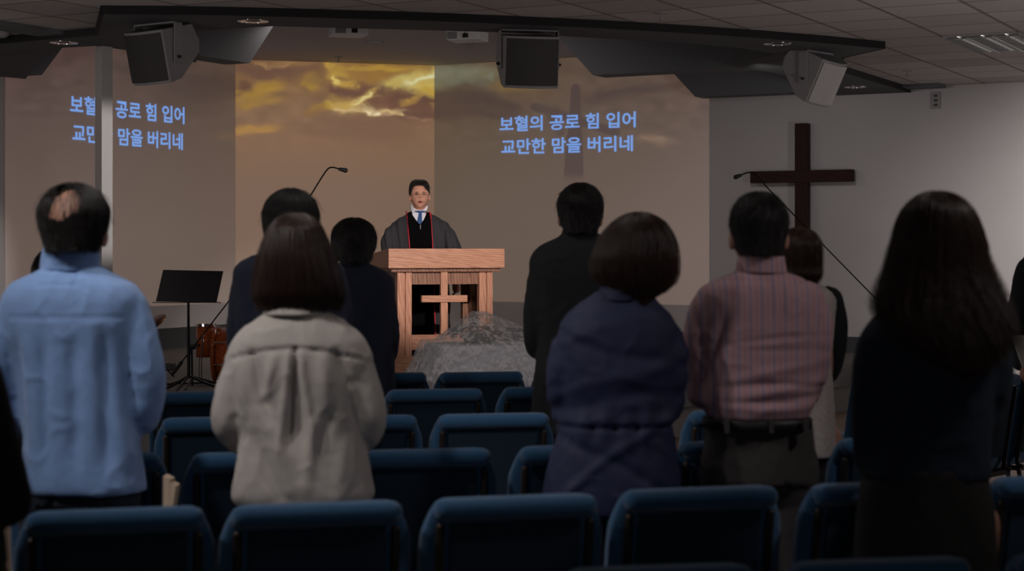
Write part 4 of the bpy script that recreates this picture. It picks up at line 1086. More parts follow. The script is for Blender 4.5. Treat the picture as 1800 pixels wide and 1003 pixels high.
# 1 man in the pale blue pullover
def fold_blue(co, nr):
    e = -gauss(co[:, 2]-(1.345-.0*co[:, 0]), .004)*.004*(np.abs(co[:, 0]) < .17)*(co[:, 1] < 0)
    bx_ = np.maximum(np.abs(co[:, 0]+.03)-.062, np.abs(co[:, 2]-1.462)-.020); e = e-gauss(bx_, .0035)*.004*(co[:, 1] < 0)
    for x_, a in ((-.15, .018), (-.06, .013), (.03, .014), (.12, .018)):
        e = e-gauss(co[:, 0]-x_-.03*(1.2-co[:, 2]), .022)*a*smooth(1.35, 1.2, co[:, 2])*smooth(.85, 1.0, co[:, 2])*(co[:, 1] < 0)
    xx = co[:, 0]-.10-.35*(1.15-co[:, 2]); e = e+gauss(xx, .02)*.012*smooth(.86, .95, co[:, 2])*smooth(1.2, 1.0, co[:, 2])*(co[:, 1] < 0)
    return e
p1 = person('man in pale blue pullover with a bald patch, standing at the left', 5.12, 131, 322, skin='skin', headw=1.12,
  torso=[(462, 84, 172, .55), (474, 70, 188, .62), (486, 48, 208, .75), (500, 20, 236, .88), (525, 5, 251, .97), (570, 8, 250, 1), (640, 24, 240, 1), (720, 34, 238, 1), (800, 40, 246, 1.02), (850, 42, 254, 1.05), (862, 46, 256, 1.03)],
  armL=[(44, 522, 0, 0.062), (28, 570, -0.01, 0.063), (8, 632, -0.01, 0.062), (4, 685, 0, 0.059), (22, 738, 0.04, 0.056), (80, 740, 0.22, 0.045), (110, 726, 0.28, 0.038)],
  armR=[(216, 520, 0, 0.062), (232, 568, -0.01, 0.063), (250, 630, -0.01, 0.062), (255, 680, 0, 0.059), (240, 734, 0.04, 0.056), (190, 738, 0.22, 0.045), (156, 724, 0.28, 0.038)],
  cloth='blue_fleece', top_name='pullover', torso_d=.135, hips=(104, 900, 142), legmat='denim', tdisp=folds(3, .007, 6, 2, .001, fold_blue), neck_r=.058)
collar_band(p1, 'collar', 'blue_fleece', 433, 478, 80, 172, .066, .10, -.012, amp=1.4, th=.007)
collar_band(p1, 'collar_lining', 'blue_inner', 437, 470, 84, 168, .062, .04, -.010, amp=2, th=.004)
g = G(); zA, zB = p1['Z'](476), p1['Z'](496)
HR1 = cap_rows(130, 321, 440, 61, 5.12, 1.08, -.006, .74)
c_h = np.array((at(120, 5.12)-p1['x0'], -.065, p1['Z'](358)))
def hole1(q):
    d = (q-c_h)/np.array((.066, .09, .060)); n_ = vnoise(np.array([[q[0]*90, q[1]*40, q[2]*30]]), 4)[0]
    return (d*d).sum() < 1.0+.35*(n_-.5)
hair_mesh('hair', HR1, p1['x0'], 5.12, M['hair_black'], p1['o'], nape(p1['hc'], -.115, -.02), hole=hole1, strands=5200, seed=3, thick=.012, length=.06, lift=.005)

# 2 woman in the beige jacket
def fold_beige(co, nr):
    D_ = 5.2; zy = lambda y: CZ-(y-HY)*D_/F; xx_ = lambda x: (x-524)*D_/F
    bk = (co[:, 1] < .02); x = co[:, 0]; z = co[:, 2]
    yoke = zy(608)-.9*x**2
    e = -gauss(z-yoke, .004)*.009*bk*(np.abs(x) < .20)+smooth(-.004, .006, z-yoke)*.004*bk
    tt = np.clip((yoke-z)/.36, 0, 1); w_ = .005+.045*tt
    tri = np.clip(1-np.abs(x-xx_(527)-.01*tt)/w_, 0, 1)
    e = e-np.clip(tri*1.8, 0, 1)*.020*(z < yoke-.002)*smooth(zy(800), zy(740), z)*bk+gauss(np.abs(x-xx_(527)-.01*tt)-w_-.010, .010)*.008*(z < yoke-.01)*smooth(zy(820), zy(740), z)*bk
    # (x, y) px start, end, width m, depth
    for xa, ya, xb, yb, sg_, am in ((452, 618, 474, 700, .017, -.020), (474, 700, 492, 735, .015, -.012), (490, 625, 478, 690, .016, .014), (430, 640, 440, 720, .016, .010), (598, 616, 622, 668, .016, -.020), (622, 668, 628, 740, .014, -.012), (575, 630, 582, 700, .020, .012), (485, 730, 520, 850, .022, .012), (455, 760, 500, 860, .018, -.010), (560, 740, 548, 850, .020, .013), (590, 720, 560, 800, .016, -.008), (610, 780, 600, 870, .022, .008), (432, 790, 425, 870, .02, .008)):
        p0 = np.array((xx_(xa), zy(ya))); p1_ = np.array((xx_(xb), zy(yb))); dv = p1_-p0; L2 = (dv**2).sum()
        t = np.clip(((x-p0[0])*dv[0]+(z-p0[1])*dv[1])/L2, 0, 1); dd = np.hypot(x-p0[0]-t*dv[0], z-p0[1]-t*dv[1])
        e = e+gauss(dd, sg_)*am*(.55+.45*np.sin(t*PI))*bk
    return e
p2 = person('woman with a brown bob in a beige canvas jacket, standing', 5.2, 524, 377, headw=.98,
  torso=[(540, 482, 566, .55), (550, 468, 580, .6), (562, 452, 598, .7), (578, 432, 618, .82), (600, 412, 638, .92), (640, 402, 650, 1), (700, 410, 644, 1), (760, 424, 636, 1), (810, 418, 646, 1.05), (850, 412, 652, 1.1), (868, 409, 656, 1.1), (886, 420, 646, 1.05)],
  armL=[(446, 598, 0, 0.058), (428, 650, -0.01, 0.06), (410, 704, -0.01, 0.058), (406, 742, 0, 0.056), (424, 772, 0.06, 0.054), (460, 756, 0.2, 0.045), (495, 738, 0.26, 0.036)],
  armR=[(606, 598, 0, 0.058), (622, 650, -0.01, 0.06), (642, 704, -0.01, 0.058), (646, 738, 0, 0.056), (630, 768, 0.06, 0.054), (596, 752, 0.2, 0.045), (560, 738, 0.26, 0.036)],
  cloth='beige', top_name='jacket', torso_d=.13, hips=(100, 905, 530), legmat='black_cloth', tdisp=folds(11, .007, 6, 3, .001, fold_beige))
collar_band(p2, 'collar', 'beige', 528, 552, 480, 562, .066, .38, -.012, amp=1, th=.008)
HR2 = [(375, 518, 524, .01, 0), (377, 507, 535, .035, 0), (381, 497, 545, .054, 0), (390, 486, 556, .072, 0), (402, 477, 564, .088, 0), (424, 467, 573, .10, 0), (450, 459, 583, .104, -.005), (480, 454, 592, .10, -.01), (505, 451, 598, .095, -.012), (522, 452, 599, .09, -.012), (532, 456, 596, .08, -.01)]
hcp = p2['hc']
hair_mesh('hair', HR2, p2['x0'], 5.2, M['hair_auburn'], p2['o'], lambda a: np.interp(a, [0, .22, .30, 1], [hcp+.04, hcp+.03, p2['Z'](530), p2['Z'](530)]), style='long', strands=9000, seed=5, thick=.02, ragged=.006, lift=.006, wave=.0)

# 3 man in the navy suit, left
p3 = person('man in dark navy suit on the left, in front of beige-jacket woman', 6.35, 508, 332, headw=1.03,
  torso=[(436, 470, 540, .55), (447, 452, 560, .65), (458, 425, 590, .8), (472, 412, 604, .92), (500, 410, 606, 1), (600, 415, 600, 1), (700, 415, 600, 1), (760, 413, 602, 1)],
  armL=[(436, 490, 0, 0.055), (428, 540, 0, 0.055), (424, 600, 0, 0.052), (432, 640, 0.05, 0.05), (460, 640, 0.2, 0.04), (485, 630, 0.26, 0.034)],
  armR=[(584, 490, 0, 0.055), (592, 540, 0, 0.055), (596, 600, 0, 0.052), (588, 640, 0.05, 0.05), (560, 640, 0.2, 0.04), (535, 630, 0.26, 0.034)],
  cloth='navy_suit', top_name='suit_jacket', hips=(82, 770, 508), legmat='navy_suit')
collar_band(p3, 'collar', 'navy_suit', 430, 446, 478, 536, .062, .15)
hair_mesh('hair', cap_rows(511, 331, 432, 47, 6.35, 1.1, 0, .82), p3['x0'], 6.35, M['hair_black'], p3['o'], nape(p3['hc'], -.11), strands=4500, seed=8, length=.07, lift=.010, rad=.0009)

# 4 shorter man in the dark suit near the pulpit
p4 = person('short-haired man in dark suit standing just left of the pulpit', 8.6, 622, 383, headw=1.05,
  torso=[(461, 596, 648, .55), (467, 588, 660, .65), (476, 570, 678, .8), (490, 554, 692, .92), (520, 550, 694, 1), (580, 552, 692, 1), (640, 552, 694, 1), (700, 550, 696, 1)],
  armL=[(574, 508, 0, 0.053), (564, 548, 0, 0.053), (559, 592, 0, 0.05), (565, 622, 0.05, 0.05), (590, 622, 0.2, 0.04), (608, 615, 0.26, 0.034)],
  armR=[(670, 508, 0, 0.053), (680, 548, 0, 0.053), (685, 592, 0, 0.05), (679, 624, 0.05, 0.05), (655, 622, 0.2, 0.04), (636, 615, 0.26, 0.034)],
  cloth='navy_suit', top_name='suit_jacket', hips=(58, 700, 622), legmat='navy_suit')
collar_band(p4, 'collar', 'navy_suit', 456, 467, 600, 648, .062, .15)
hair_mesh('hair', cap_rows(622, 383, 458, 36.5, 8.6, 1.1, 0, .82), p4['x0'], 8.6, M['hair_black'], p4['o'], nape(p4['hc'], -.11), strands=3600, seed=9, length=.07, lift=.014, rad=.0011)

# 5 man in the black suit
p5 = person('tall man in black suit standing right of the lace-covered table', 7.55, 1020, 322, headw=1.12,
  torso=[(408, 990, 1048, .55), (418, 978, 1064, .65), (432, 950, 1092, .8), (452, 932, 1108, .92), (480, 930, 1108, 1), (540, 935, 1100, 1), (600, 945, 1090, .97), (640, 942, 1092, 1), (720, 935, 1098, 1), (760, 935, 1100, 1)],
  armL=[(954, 470, 0, 0.057), (945, 520, 0, 0.056), (940, 572, 0, 0.053), (946, 612, 0.05, 0.05), (978, 610, 0.2, 0.04), (1002, 602, 0.26, 0.034)],
  armR=[(1080, 470, 0, 0.057), (1089, 520, 0, 0.056), (1094, 572, 0, 0.053), (1088, 612, 0.05, 0.05), (1056, 610, 0.2, 0.04), (1033, 602, 0.26, 0.034)],
  cloth='black_suit', top_name='suit_jacket', hips=(72, 730, 1017), legmat='black_suit')
collar_band(p5, 'collar', 'black_suit', 402, 420, 990, 1046, .062, .2)
hair_mesh('hair', cap_rows(1020, 321, 408, 39, 7.55, 1.08, -.006, .72), p5['x0'], 7.55, M['hair_black'], p5['o'], nape(p5['hc'], -.115, -.03), strands=4500, seed=12, length=.045, lift=.008, rad=.0009)

# 6 woman in the navy jacket
def fold_navy(co, nr):
    bk = (co[:, 1] < .03); z0 = .995
    e = -gauss(co[:, 2]-z0, .006)*.010+gauss(co[:, 2]-z0-.02, .02)*.006
    e = e+.005*np.sin(co[:, 0]*95)*gauss(co[:, 2]-z0, .05)
    for zc_, a, sl, wd in ((1.31, .004, .25, .02), (1.23, -.005, -.3, .018), (1.15, .007, .35, .024), (1.08, -.005, .1, .02), (.92, .008, .8, .02), (.87, -.007, -.6, .02)):
        e = e+gauss(co[:, 2]-zc_-sl*co[:, 0]-.015*np.sin(co[:, 0]*14+zc_*30), wd)*a*bk
    return e
p6 = person('woman with dark bob tilting her head, in a navy blue jacket', 5.38, 1086, 376, headw=.99, head_dx=26, headtilt=.16,
  torso=[(512, 1048, 1138, .5), (522, 1035, 1150, .6), (535, 1020, 1162, .72), (550, 1000, 1175, .84), (575, 982, 1190, .95), (620, 978, 1192, 1), (680, 984, 1188, 1), (745, 982, 1186, 1), (800, 968, 1190, 1.05), (860, 956, 1194, 1.1), (900, 954, 1194, 1.1)],
  armL=[(1014, 590, 0, 0.058), (994, 640, -0.01, 0.058), (993, 692, 0, 0.055), (1006, 738, 0.05, 0.054), (1038, 730, 0.2, 0.042), (1060, 722, 0.26, 0.034)],
  armR=[(1166, 582, 0, 0.058), (1176, 640, -0.01, 0.057), (1175, 690, 0, 0.053), (1164, 734, 0.05, 0.05), (1140, 728, 0.2, 0.042), (1112, 722, 0.26, 0.034)],
  cloth='navy_jacket', top_name='jacket', torso_d=.13, hips=(100, 890, 1075), legmat='black_cloth', tdisp=folds(21, .008, 6, 5, .001, fold_navy))
collar_band(p6, 'collar', 'navy_jacket', 503, 528, 1056, 1128, .064, .25, -.01, amp=1)
HR6 = [(374, 1120, 1128, .01, 0), (377, 1107, 1141, .035, 0), (383, 1094, 1153, .058, 0), (394, 1080, 1166, .08, 0), (410, 1066, 1176, .098, 0), (430, 1055, 1183, .108, 0), (450, 1048, 1185, .11, -.005), (475, 1046, 1184, .105, -.008), (495, 1056, 1178, .095, -.012), (512, 1082, 1164, .075, -.02), (524, 1110, 1148, .05, -.03)]
hc6 = p6['hc']
hair_mesh('hair', HR6, p6['x0'], 5.38, M['hair_brown'], p6['o'], lambda a: np.interp(a, [0, .25, .34, .5, 1], [hc6+.045, hc6+.03, p6['Z'](480), p6['Z'](495), p6['Z'](522)]), style='long', strands=9000, seed=15, thick=.02, ragged=.004, lift=.010, wave=.002)

# 7 man in the pink striped shirt
def fold_pink(co, nr):
    bk = (co[:, 1] < .03)
    e = -gauss(co[:, 2]-1.446, .003)*.004*bk
    e = e-gauss(co[:, 0]-.02, .007)*.006*smooth(1.25, 1.37, co[:, 2])*(co[:, 2] < 1.443)*bk-gauss(co[:, 0]-.055, .01)*.006*smooth(1.28, 1.38, co[:, 2])*(co[:, 2] < 1.443)*bk
    for zc_, a, sl, wd in ((1.26, -.006, .03, .008), (1.235, -.004, -.1, .01), (1.115, -.011, -.05, .010), (1.095, .010, .1, .016), (1.15, .006, .25, .014), (1.07, -.010, .02, .010), (1.05, .009, .0, .014)):
        e = e+gauss(co[:, 2]-zc_-sl*co[:, 0]-.008*np.sin(co[:, 0]*12+zc_*40), wd)*a*bk*gauss(co[:, 0]-.05, .16)
    e = e+gauss(co[:, 0]+.155-.2*(co[:, 2]-1.2), .02)*-.014*smooth(1.1, 1.15, co[:, 2])*(1-smooth(1.3, 1.38, co[:, 2]))*bk
    return e
p7 = person('man with cropped hair in a pink striped shirt, black belt and grey trousers', 5.5, 1334, 336, headw=1.10,
  torso=[(474, 1296, 1374, .52), (482, 1280, 1392, .62), (492, 1256, 1418, .76), (506, 1232, 1440, .88), (530, 1222, 1448, .96), (580, 1222, 1446, 1), (640, 1226, 1440, 1), (690, 1230, 1434, 1), (720, 1236, 1424, 1), (733, 1240, 1420, .98)],
  armL=[(1250, 525, 0, 0.057), (1234, 572, -0.01, 0.057), (1228, 630, -0.005, 0.054), (1236, 692, 0.04, 0.05), (1264, 690, 0.2, 0.042), (1300, 680, 0.26, 0.034)],
  armR=[(1420, 525, 0, 0.057), (1432, 572, -0.01, 0.057), (1430, 628, -0.005, 0.053), (1418, 688, 0.04, 0.05), (1392, 686, 0.2, 0.042), (1360, 680, 0.26, 0.034)],
  cloth='pink_shirt', top_name='shirt', torso_d=.135, hips=(103, 850, 1335, .20), legmat='trouser_grey', tdisp=folds(31, .006, 6, 3, .001, fold_pink), neck_r=.060)
collar_band(p7, 'collar', 'pink_shirt', 450, 480, 1298, 1376, .070, .13, -.008, th=.006)
g = G(); D7 = 5.5
g.loft([[(p7['X'](1331)+p[0], p[1], p7['Z'](y)) for p in rrect(95.5*a*D7/F, .146*a, 0, 64, 2.4)] for y, a in ((749, .985), (748, 1), (733, 1), (732, .985))]); g.build('belt', M['leather'], p7['o'], True)
for px_ in (1268, 1344, 1404):
    G().box(p7['X'](px_)-.007, p7['X'](px_)+.007, -.152, -.130, p7['Z'](752), p7['Z'](728)).build('belt_loop', M['trouser_grey'], p7['low'])
hair_mesh('hair', cap_rows(1334, 337, 448, 49, 5.5, 1.10, -.006, .74), p7['x0'], 5.5, M['hair_black'], p7['o'], nape(p7['hc'], -.115, -.03), strands=6500, seed=18, length=.025, lift=.009, thick=.012)

# 8 woman in tweed, behind the man in pink
p8 = person('woman in pale tweed coat with black sleeves behind the pink-shirted man', 6.6, 1402, 402, headw=.97,
  torso=[(494, 1378, 1430, .5), (503, 1362, 1446, .65), (512, 1345, 1460, .85), (525, 1340, 1470, .95), (560, 1345, 1468, 1), (620, 1345, 1460, 1), (680, 1340, 1464, 1.05), (760, 1336, 1468, 1.1), (800, 1336, 1470, 1.1)],
  armL=[(1348, 530, 0, .05), (1338, 570, -.01, .048), (1338, 620, .0, .045), (1345, 660, .05, .044), (1370, 655, .2, .036), (1390, 650, .26, .03)],
  armR=[(1452, 530, 0, .05), (1460, 570, -.01, .048), (1460, 620, .0, .045), (1452, 655, .05, .042), (1430, 655, .2, .036), (1410, 650, .26, .03)],
  cloth='tweed', top_name='coat', torso_d=.12, hips=(62, 800, 1402), legmat='black_cloth', tdisp=folds(41, .003))
for s, arm in ((1, [(1456, 528, 0, .057), (1464, 570, -.01, .056), (1463, 620, 0, .050), (1453, 658, .05, .048), (1428, 655, .2, .04)]), (-1, [(1344, 528, 0, .057), (1335, 570, -.01, .056), (1336, 620, 0, .050), (1346, 660, .05, .048), (1372, 655, .2, .04)])):
    g = G().tube([(p8['X'](a[0]), a[2], p8['Z'](a[1])) for a in arm], [a[3] for a in arm], 18, smooth=5); g.build('sleeve', M['black_cloth'], p8['o'], True)
HR8 = cap_rows(1405, 401, 470, 36, 6.6, 1.1, 0, .95)+[(485, 1374, 1437, .075, -.01), (495, 1380, 1430, .06, -.01)]
hc8 = p8['hc']
hair_mesh('hair', HR8, p8['x0'], 6.6, M['hair_brown'], p8['o'], lambda a: np.interp(a, [0, .25, .34, 1], [hc8+.045, hc8+.03, p8['Z'](488), p8['Z'](494)]), style='long', strands=4500, seed=19, thick=.02, lift=.007, rad=.0009)

# 9 woman with long wavy hair
p9 = person('woman with long wavy dark hair in dark navy sweater and black skirt', 4.40, 1640, 342, headw=.98, head_dx=10,
  torso=[(515, 1594, 1688, .5), (526, 1578, 1706, .6), (540, 1555, 1728, .74), (558, 1535, 1748, .86), (590, 1520, 1758, .95), (640, 1524, 1752, 1), (700, 1532, 1742, 1), (760, 1528, 1738, 1), (800, 1522, 1738, 1), (830, 1516, 1740, 1.03), (842, 1520, 1738, 1)],
  armL=[(1550, 586, 0, 0.055), (1535, 642, -0.01, 0.054), (1531, 722, 0, 0.051), (1538, 802, 0.03, 0.048), (1568, 800, 0.2, 0.04), (1600, 790, 0.26, 0.032)],
  armR=[(1724, 578, 0, 0.055), (1743, 636, -0.01, 0.055), (1736, 702, 0, 0.051), (1714, 772, 0.04, 0.048), (1690, 780, 0.2, 0.04), (1660, 780, 0.26, 0.032)],
  cloth='dark_knit', top_name='sweater', torso_d=.12, legs='skirt', legmat='skirt', hem=[(815, 1530, 1726), (850, 1514, 1738), (900, 1506, 1746), (960, 1502, 1750), (1050, 1500, 1748), (1180, 1505, 1742)], tdisp=folds(51, .006, 5, 6))
HR9 = [(339, 1644, 1652, .01, 0), (341, 1633, 1663, .03, 0), (346, 1619, 1676, .05, 0), (355, 1606, 1690, .07, 0), (370, 1594, 1703, .087, 0), (392, 1586, 1712, .097, 0), (420, 1580, 1719, .10, -.005), (450, 1574, 1722, .102, -.01), (480, 1568, 1728, .102, -.018), (510, 1560, 1736, .10, -.03), (540, 1558, 1740, .095, -.045), (580, 1588, 1738, .085, -.068), (620, 1612, 1734, .075, -.078), (665, 1630, 1724, .055, -.085)]
hc9 = p9['hc']
hair_mesh('hair', HR9, p9['x0'], 4.40, M['hair_brown'], p9['o'], lambda a: np.interp(a, [0, .22, .30, .5, 1], [hc9+.04, hc9+.03, p9['Z'](545), p9['Z'](590), p9['Z'](640)]), style='long', strands=13000, seed=22, thick=.025, ragged=.03, lift=.016, wave=.008)

# 10 dark figure cut by the left edge
p10 = person('person in black at the left edge, only an arm and elbow visible', 3.62, -150, 300, headw=1.0,
  torso=[(470, -190, -110, .5), (490, -220, -84, .62), (512, -250, -58, .78), (545, -268, -44, .92), (620, -268, -34, 1), (760, -258, -22, 1), (900, -260, -8, 1.05), (1000, -262, 6, 1.1)],
  armL=[(-250, 580, 0, .060), (-272, 680, 0, .06), (-284, 780, .0, .058), (-270, 860, .05, .055), (-220, 850, .2, .045), (-180, 840, .26, .036)],
  armR=[(-68, 610, -.0, .060), (-38, 690, -.01, .060), (-14, 770, -.02, .060), (8, 878, 0, .058), (-45, 866, .2, .045), (-90, 850, .26, .036)],
  cloth='black_cloth', top_name='coat', torso_d=.13, hips=(130, 1050, -130), legmat='black_cloth')
hair_mesh('hair', cap_rows(-150, 299, 440, 68, 3.62, 1.1, 0, .85), p10['x0'], 3.62, M['hair_black'], p10['o'], nape(p10['hc'], -.09), strands=1500, seed=27, length=.05)

# 12 person at the right edge
p12 = person('person in dark suit at the right edge holding white paper', 8.6, 1868, 330, headw=1.0,
  torso=[(420, 1842, 1894, .55), (430, 1826, 1910, .68), (442, 1808, 1928, .85), (458, 1800, 1936, .95), (520, 1798, 1936, 1), (600, 1800, 1934, 1), (700, 1796, 1938, 1)],
  armL=[(1806, 466, 0, .056), (1796, 520, .0, .055), (1786, 580, -.02, .054), (1788, 632, -.03, .046), (1797, 632, -.13, .036), (1792, 636, -.16, .032)],
  armR=[(1930, 462, 0, .056), (1940, 520, 0, .055), (1944, 570, 0, .05), (1930, 605, .05, .05), (1900, 610, .2, .04), (1870, 600, .26, .034)],
  cloth='black_suit', top_name='suit_jacket', hips=(66, 700, 1868), legmat='black_suit')
hair_mesh('hair', cap_rows(1868, 330, 400, 36, 8.6, 1.1, 0, .82), p12['x0'], 8.6, M['hair_black'], p12['o'], nape(p12['hc'], -.09), strands=1500, seed=28, length=.05, rad=.001)
pw = P3(1796, 612, 8.38); R = Matrix.Translation(pw) @ Matrix.Rotation(.4, 4, 'Z') @ Matrix.Rotation(-.5, 4, 'X')
g = G().box(-.035, .14, -.002, .002, -.10, .07, R); tag(bevel(g.build('song_sheet', M['paper_white']), .001), 'white song sheet held by the person at the right edge', 'paper')

# 13 someone hidden behind the man in blue
p13 = person('dark-haired person almost hidden behind the pale blue collar', 7.1, 96, 436, headw=.95,
  torso=[(525, 74, 122, .5), (533, 60, 138, .65), (545, 42, 154, .85), (560, 34, 162, .95), (620, 34, 162, 1), (760, 34, 162, 1)],
  armL=[(44, 562, 0, .052), (34, 610, 0, .05), (32, 660, 0, .046), (44, 690, .05, .045), (70, 688, .2, .036), (84, 684, .26, .03)],
  armR=[(152, 562, 0, .052), (162, 610, 0, .05), (164, 660, 0, .046), (152, 690, .05, .045), (126, 688, .2, .036), (110, 684, .26, .03)],
  cloth='dark_knit', top_name='sweater', torso_d=.11, hips=(65, 760, 96), legmat='black_cloth')
hair_mesh('hair', cap_rows(96, 434, 520, 36, 7.1, 1.1, 0, .92), p13['x0'], 7.1, M['hair_black'], p13['o'], lambda a: np.interp(a, [0, .25, .34, 1], [p13['hc']+.045, p13['hc']+.03, p13['hc']-.09, p13['hc']-.10]), style='long', strands=2500, seed=29, rad=.0009)

# 11 preacher
DP_ = 14.52
def fold_robe(co, nr):
    side = smooth(.13, .17, np.abs(co[:, 0]))
    a = np.arctan2(co[:, 1], co[:, 0]); return (np.sin(co[:, 0]*110+3*np.sin(co[:, 2]*5))*.006)*side*smooth(1.5, 1.25, co[:, 2])+np.sin(co[:, 0]*60)*.003
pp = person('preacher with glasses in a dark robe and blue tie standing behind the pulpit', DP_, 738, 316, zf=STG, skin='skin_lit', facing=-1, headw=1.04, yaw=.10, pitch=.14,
  torso=[(372, 722, 752, .5), (377, 712, 760, .65), (383, 702, 772, .8), (391, 694, 782, .95), (405, 690, 788, 1), (440, 688, 790, 1), (520, 690, 790, 1.05), (620, 684, 796, 1.15), (685, 680, 800, 1.2)],
  armL=[(702, 394, 0, .060), (692, 412, .02, .078), (687, 426, .04, .080), (690, 452, .05, .074), (693, 492, .06, .055)],
  armR=[(773, 394, 0, .060), (784, 412, .02, .074), (794, 428, .06, .070), (800, 450, .05, .066), (802, 490, .05, .050)],
  cloth='robe', top_name='robe', torso_d=.13, voxel=.009, hips=(22, 560, 738), legmat='black_cloth', tdisp=folds(61, .004, 8, 2, .001, fold_robe), neck_r=.052)
Xp, Zp = pp['X'], pp['Z']; hc = pp['hc']; ro = pp['top']
# hidden trousers are swallowed by the robe; front panel, piping, shirt and tie lie on the robe's front
bvh_src = ro
from mathutils.bvhtree import BVHTree
me_ = ro.data; bv = BVHTree.FromPolygons([v.co for v in me_.vertices], [tuple(p.vertices) for p in me_.polygons])
bb = pp['body'].data; bvb = BVHTree.FromPolygons([v.co for v in bb.vertices], [tuple(p.vertices) for p in bb.polygons])
def front_y(x, z, both=True, dflt=-.13):
    if z > Zp(371.5): return -.012-math.sqrt(max(0, .076**2-min(abs(x), .075)**2))
    h = bv.ray_cast(Vector((x, -1.5, z)), Vector((0, 1, 0))); y = h[0].y if h[0] else None
    if both:
        h2 = bvb.ray_cast(Vector((x, -1.5, z)), Vector((0, 1, 0)))
        if h2[0]: y = min(y, h2[0].y) if y is not None else h2[0].y
    return y if y is not None else dflt
def patch(name, rows, m, off, parent, th=.004, nx=14, nz=24, lo=-.2):
    """rows: (py, xl px, xr px) top to bottom, laid on the front of the robe"""
    rows = np.array(rows, float); V = []; Fc = []
    for k in range(nz+1):
        py = rows[0, 0]+(rows[-1, 0]-rows[0, 0])*k/nz; a = np.interp(py, rows[:, 0], rows[:, 1]); b = np.interp(py, rows[:, 0], rows[:, 2])
        for i in range(nx+1):
            x = Xp(a+(b-a)*i/nx); z = Zp(py); V.append((x, front_y(x, z)-off, z))
    for k in range(nz):
        for i in range(nx): a = k*(nx+1)+i; Fc.append((a, a+nx+1, a+nx+2, a+1))
    V = np.array(V).reshape(nz+1, nx+1, 3)
    for _ in range(3): V[1:-1, 1:-1, 1] = (V[:-2, 1:-1, 1]+V[2:, 1:-1, 1]+V[1:-1, :-2, 1]+V[1:-1, 2:, 1])/4
    o = mesh_obj(name, V.reshape(-1, 3), Fc, m, parent, True); so = o.modifiers.new('s', 'SOLIDIFY'); so.thickness = th; so.offset = 1
    return o
patch('front_panel', [(373.5, 718, 756), (385, 718, 758), (437, 722, 761), (670, 716, 768)], M['velvet'], .012, pp['o'], .006, 16, 60)
for rws in ([(371, 714, 715.6), (385, 717, 718.6), (437, 721.5, 723.1), (670, 715, 717)], [(373, 756.3, 757.8), (395, 759.3, 760.8), (437, 761.7, 763.2), (670, 768, 770)]):
    patch('piping', rws, M['red'], .014, pp['o'], .005, 3, 60)
patch('shirt', [(369, 724, 750), (378, 726, 749.5), (386, 732, 746.5), (394, 738.5, 740.5)], M['shirt_white'], .020, pp['o'], .006)
for rws in ([(360.5, 722.5, 725), (366, 722, 729.5), (371, 724, 736.5), (374, 727.5, 732)], [(362, 750.5, 752), (367, 747, 752), (371, 742.5, 750.5), (374, 747, 749.5)]):
    patch('shirt_collar', rws, M['shirt_white'], .030, pp['o'], .006, 6, 10)
patch('tie', [(370.5, 731, 747), (372, 734, 745), (375, 738, 742.5), (378, 737.5, 743), (390, 735.5, 744), (394.5, 739, 741)], M['tie'], .034, pp['o'], .008, 8, 16)
patch('zip_pull', [(395, 740, 741.6), (404, 740, 741.6)], M['chrome'], .024, pp['o'], .006, 2, 6)
# face
RH = Matrix.Rotation(.10, 4, 'Z') @ Matrix.Rotation(PI, 4, 'Z') @ Matrix.Rotation(.14, 4, 'X'); HCW = Matrix.Translation((0, -.01, hc)) @ RH
def facey(x, z):
    p = HCW @ Vector((x, 0, z)); d = (RH @ Vector((0, -1, 0)))
    h = bvb.ray_cast(p+(RH @ Vector((0, .3, 0))), d); return (HCW.inverted() @ h[0]).y if h[0] else .08
def onface(name, outline, m, off=.002, th=.003, parent=None):
    g = G(); n = len(outline); cx_ = sum(p[0] for p in outline)/n; cz_ = sum(p[1] for p in outline)/n
    V = [(cx_, facey(cx_, cz_)+off, cz_)]+[(x, facey(x, z)+off*.6, z) for x, z in outline]
    V = [tuple(HCW @ Vector(v)) for v in V]; Fc = [(0, 1+i, 1+(i+1) % n) for i in range(n)]
    o = mesh_obj(name, V, Fc, m, parent or pp['o'], True); so = o.modifiers.new('s', 'SOLIDIFY'); so.thickness = th; so.offset = 0
    return o
def ovl(cx, cz, a, b, n=14): return [(cx+a*math.cos(t), cz+b*math.sin(t)) for t in np.arange(n)*2*PI/n]
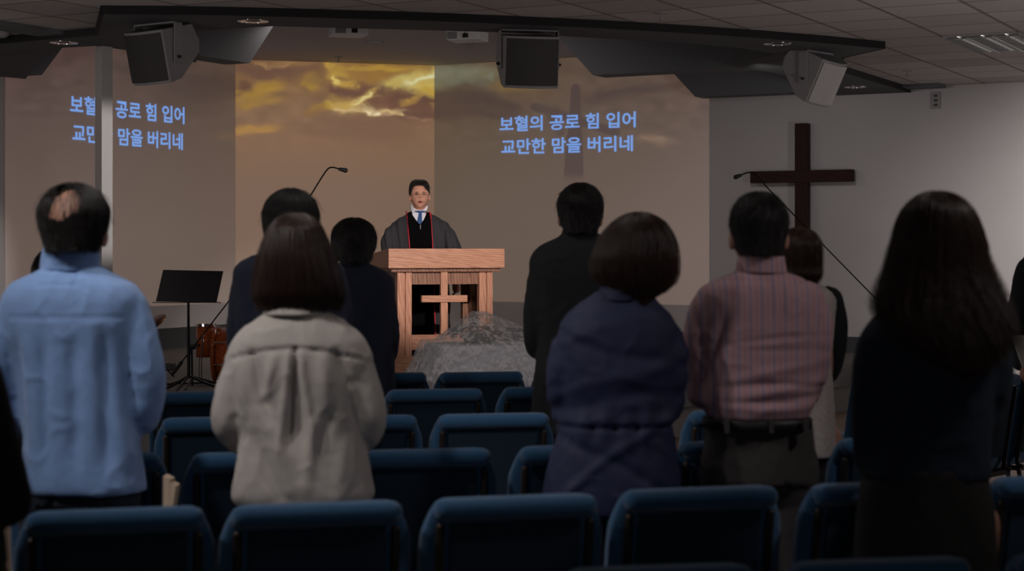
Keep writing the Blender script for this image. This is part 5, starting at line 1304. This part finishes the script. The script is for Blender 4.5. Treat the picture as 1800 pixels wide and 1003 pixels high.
for s in (-1, 1):
    e = onface('eye', [(s*.032+.014*math.cos(t), -.004+.0042*math.sin(t)*(1.15 if math.sin(t) > 0 else .8)) for t in np.arange(16)*2*PI/16], M['eye_white'], .0022)
    onface('iris', ovl(s*.031, -.004, .0052, .0048), M['iris'], .0040, .002, e)
    onface('eyelid', [(s*.032+.0155*math.cos(t), -.0005+.0042*math.sin(t)) for t in np.linspace(0, PI, 8)], M['iris'], .003, .0015, e)
    onface('eyebrow', [(s*.018, .0165), (s*.032, .021), (s*.048, .016), (s*.047, .0125), (s*.032, .0165), (s*.018, .0125)], M['hair_black'], .003)
onface('upper_lip', [(-.021, -.0615), (-.008, -.0565), (0, -.058), (.008, -.0565), (.021, -.0615), (0, -.0625)], M['lip'], .003)
onface('lower_lip', [(-.019, -.067), (0, -.0655), (.019, -.067), (.010, -.074), (0, -.0755), (-.010, -.074)], M['lip'], .003)
onface('mouth_opening', [(-.017, -.0632), (0, -.062), (.017, -.0632), (0, -.0668)], M['iris'], .0025)
# glasses
def TH(v): return tuple(HCW @ Vector(v))
gl = None
for s in (-1, 1):
    g = G().tube([TH((s*.033+.0225*math.cos(t), .096+.0*abs(s), -.006+.0175*math.sin(t))) for t in np.linspace(0, 2*PI, 25)], .0010, 6, False)
    r_ = g.build('spectacle_rim', M['brass'], pp['o'], True)
    G().tube([TH((s*.0555, .095, -.002)), TH((s*.078, .07, 0)), TH((s*.082, .0, .0))], .0012, 6, False).build('temple_arm', M['chrome'], pp['o'], True)
G().tube([TH((-.0105, .097, -.002)), TH((0, .102, 0)), TH((.0105, .097, -.002))], .0011, 6, False).build('glasses_bridge', M['chrome'], pp['o'], True)
G().ell(TH((-.030, facey(-.030, -.062)+.008, -.062)), (.006, .006, .006), 10, 8).build('headset_microphone', M['paper'], pp['o'], True)
HP = [(315.5, 735, 740, .01, 0), (316.5, 729, 746, .05, 0), (320, 723.5, 750.5, .078, 0), (327, 720.5, 753.6, .096, -.0), (336, 719.8, 754.2, .098, -.008), (348, 721, 753, .09, -.018), (358, 724, 750, .07, -.03)]
hair_mesh('hair', HP, pp['x0'], DP_, M['hair_black'], pp['o'], lambda a: hc+np.interp(a, [0, .18, .26, .31, .38, .52, 1], [.096, .090, .066, .022, -.010, -.02, -.09]), facing=-1, strands=4000, seed=40, length=.03, lift=.006, thick=.012, rad=.0008, ragged=.002, zf=STG)
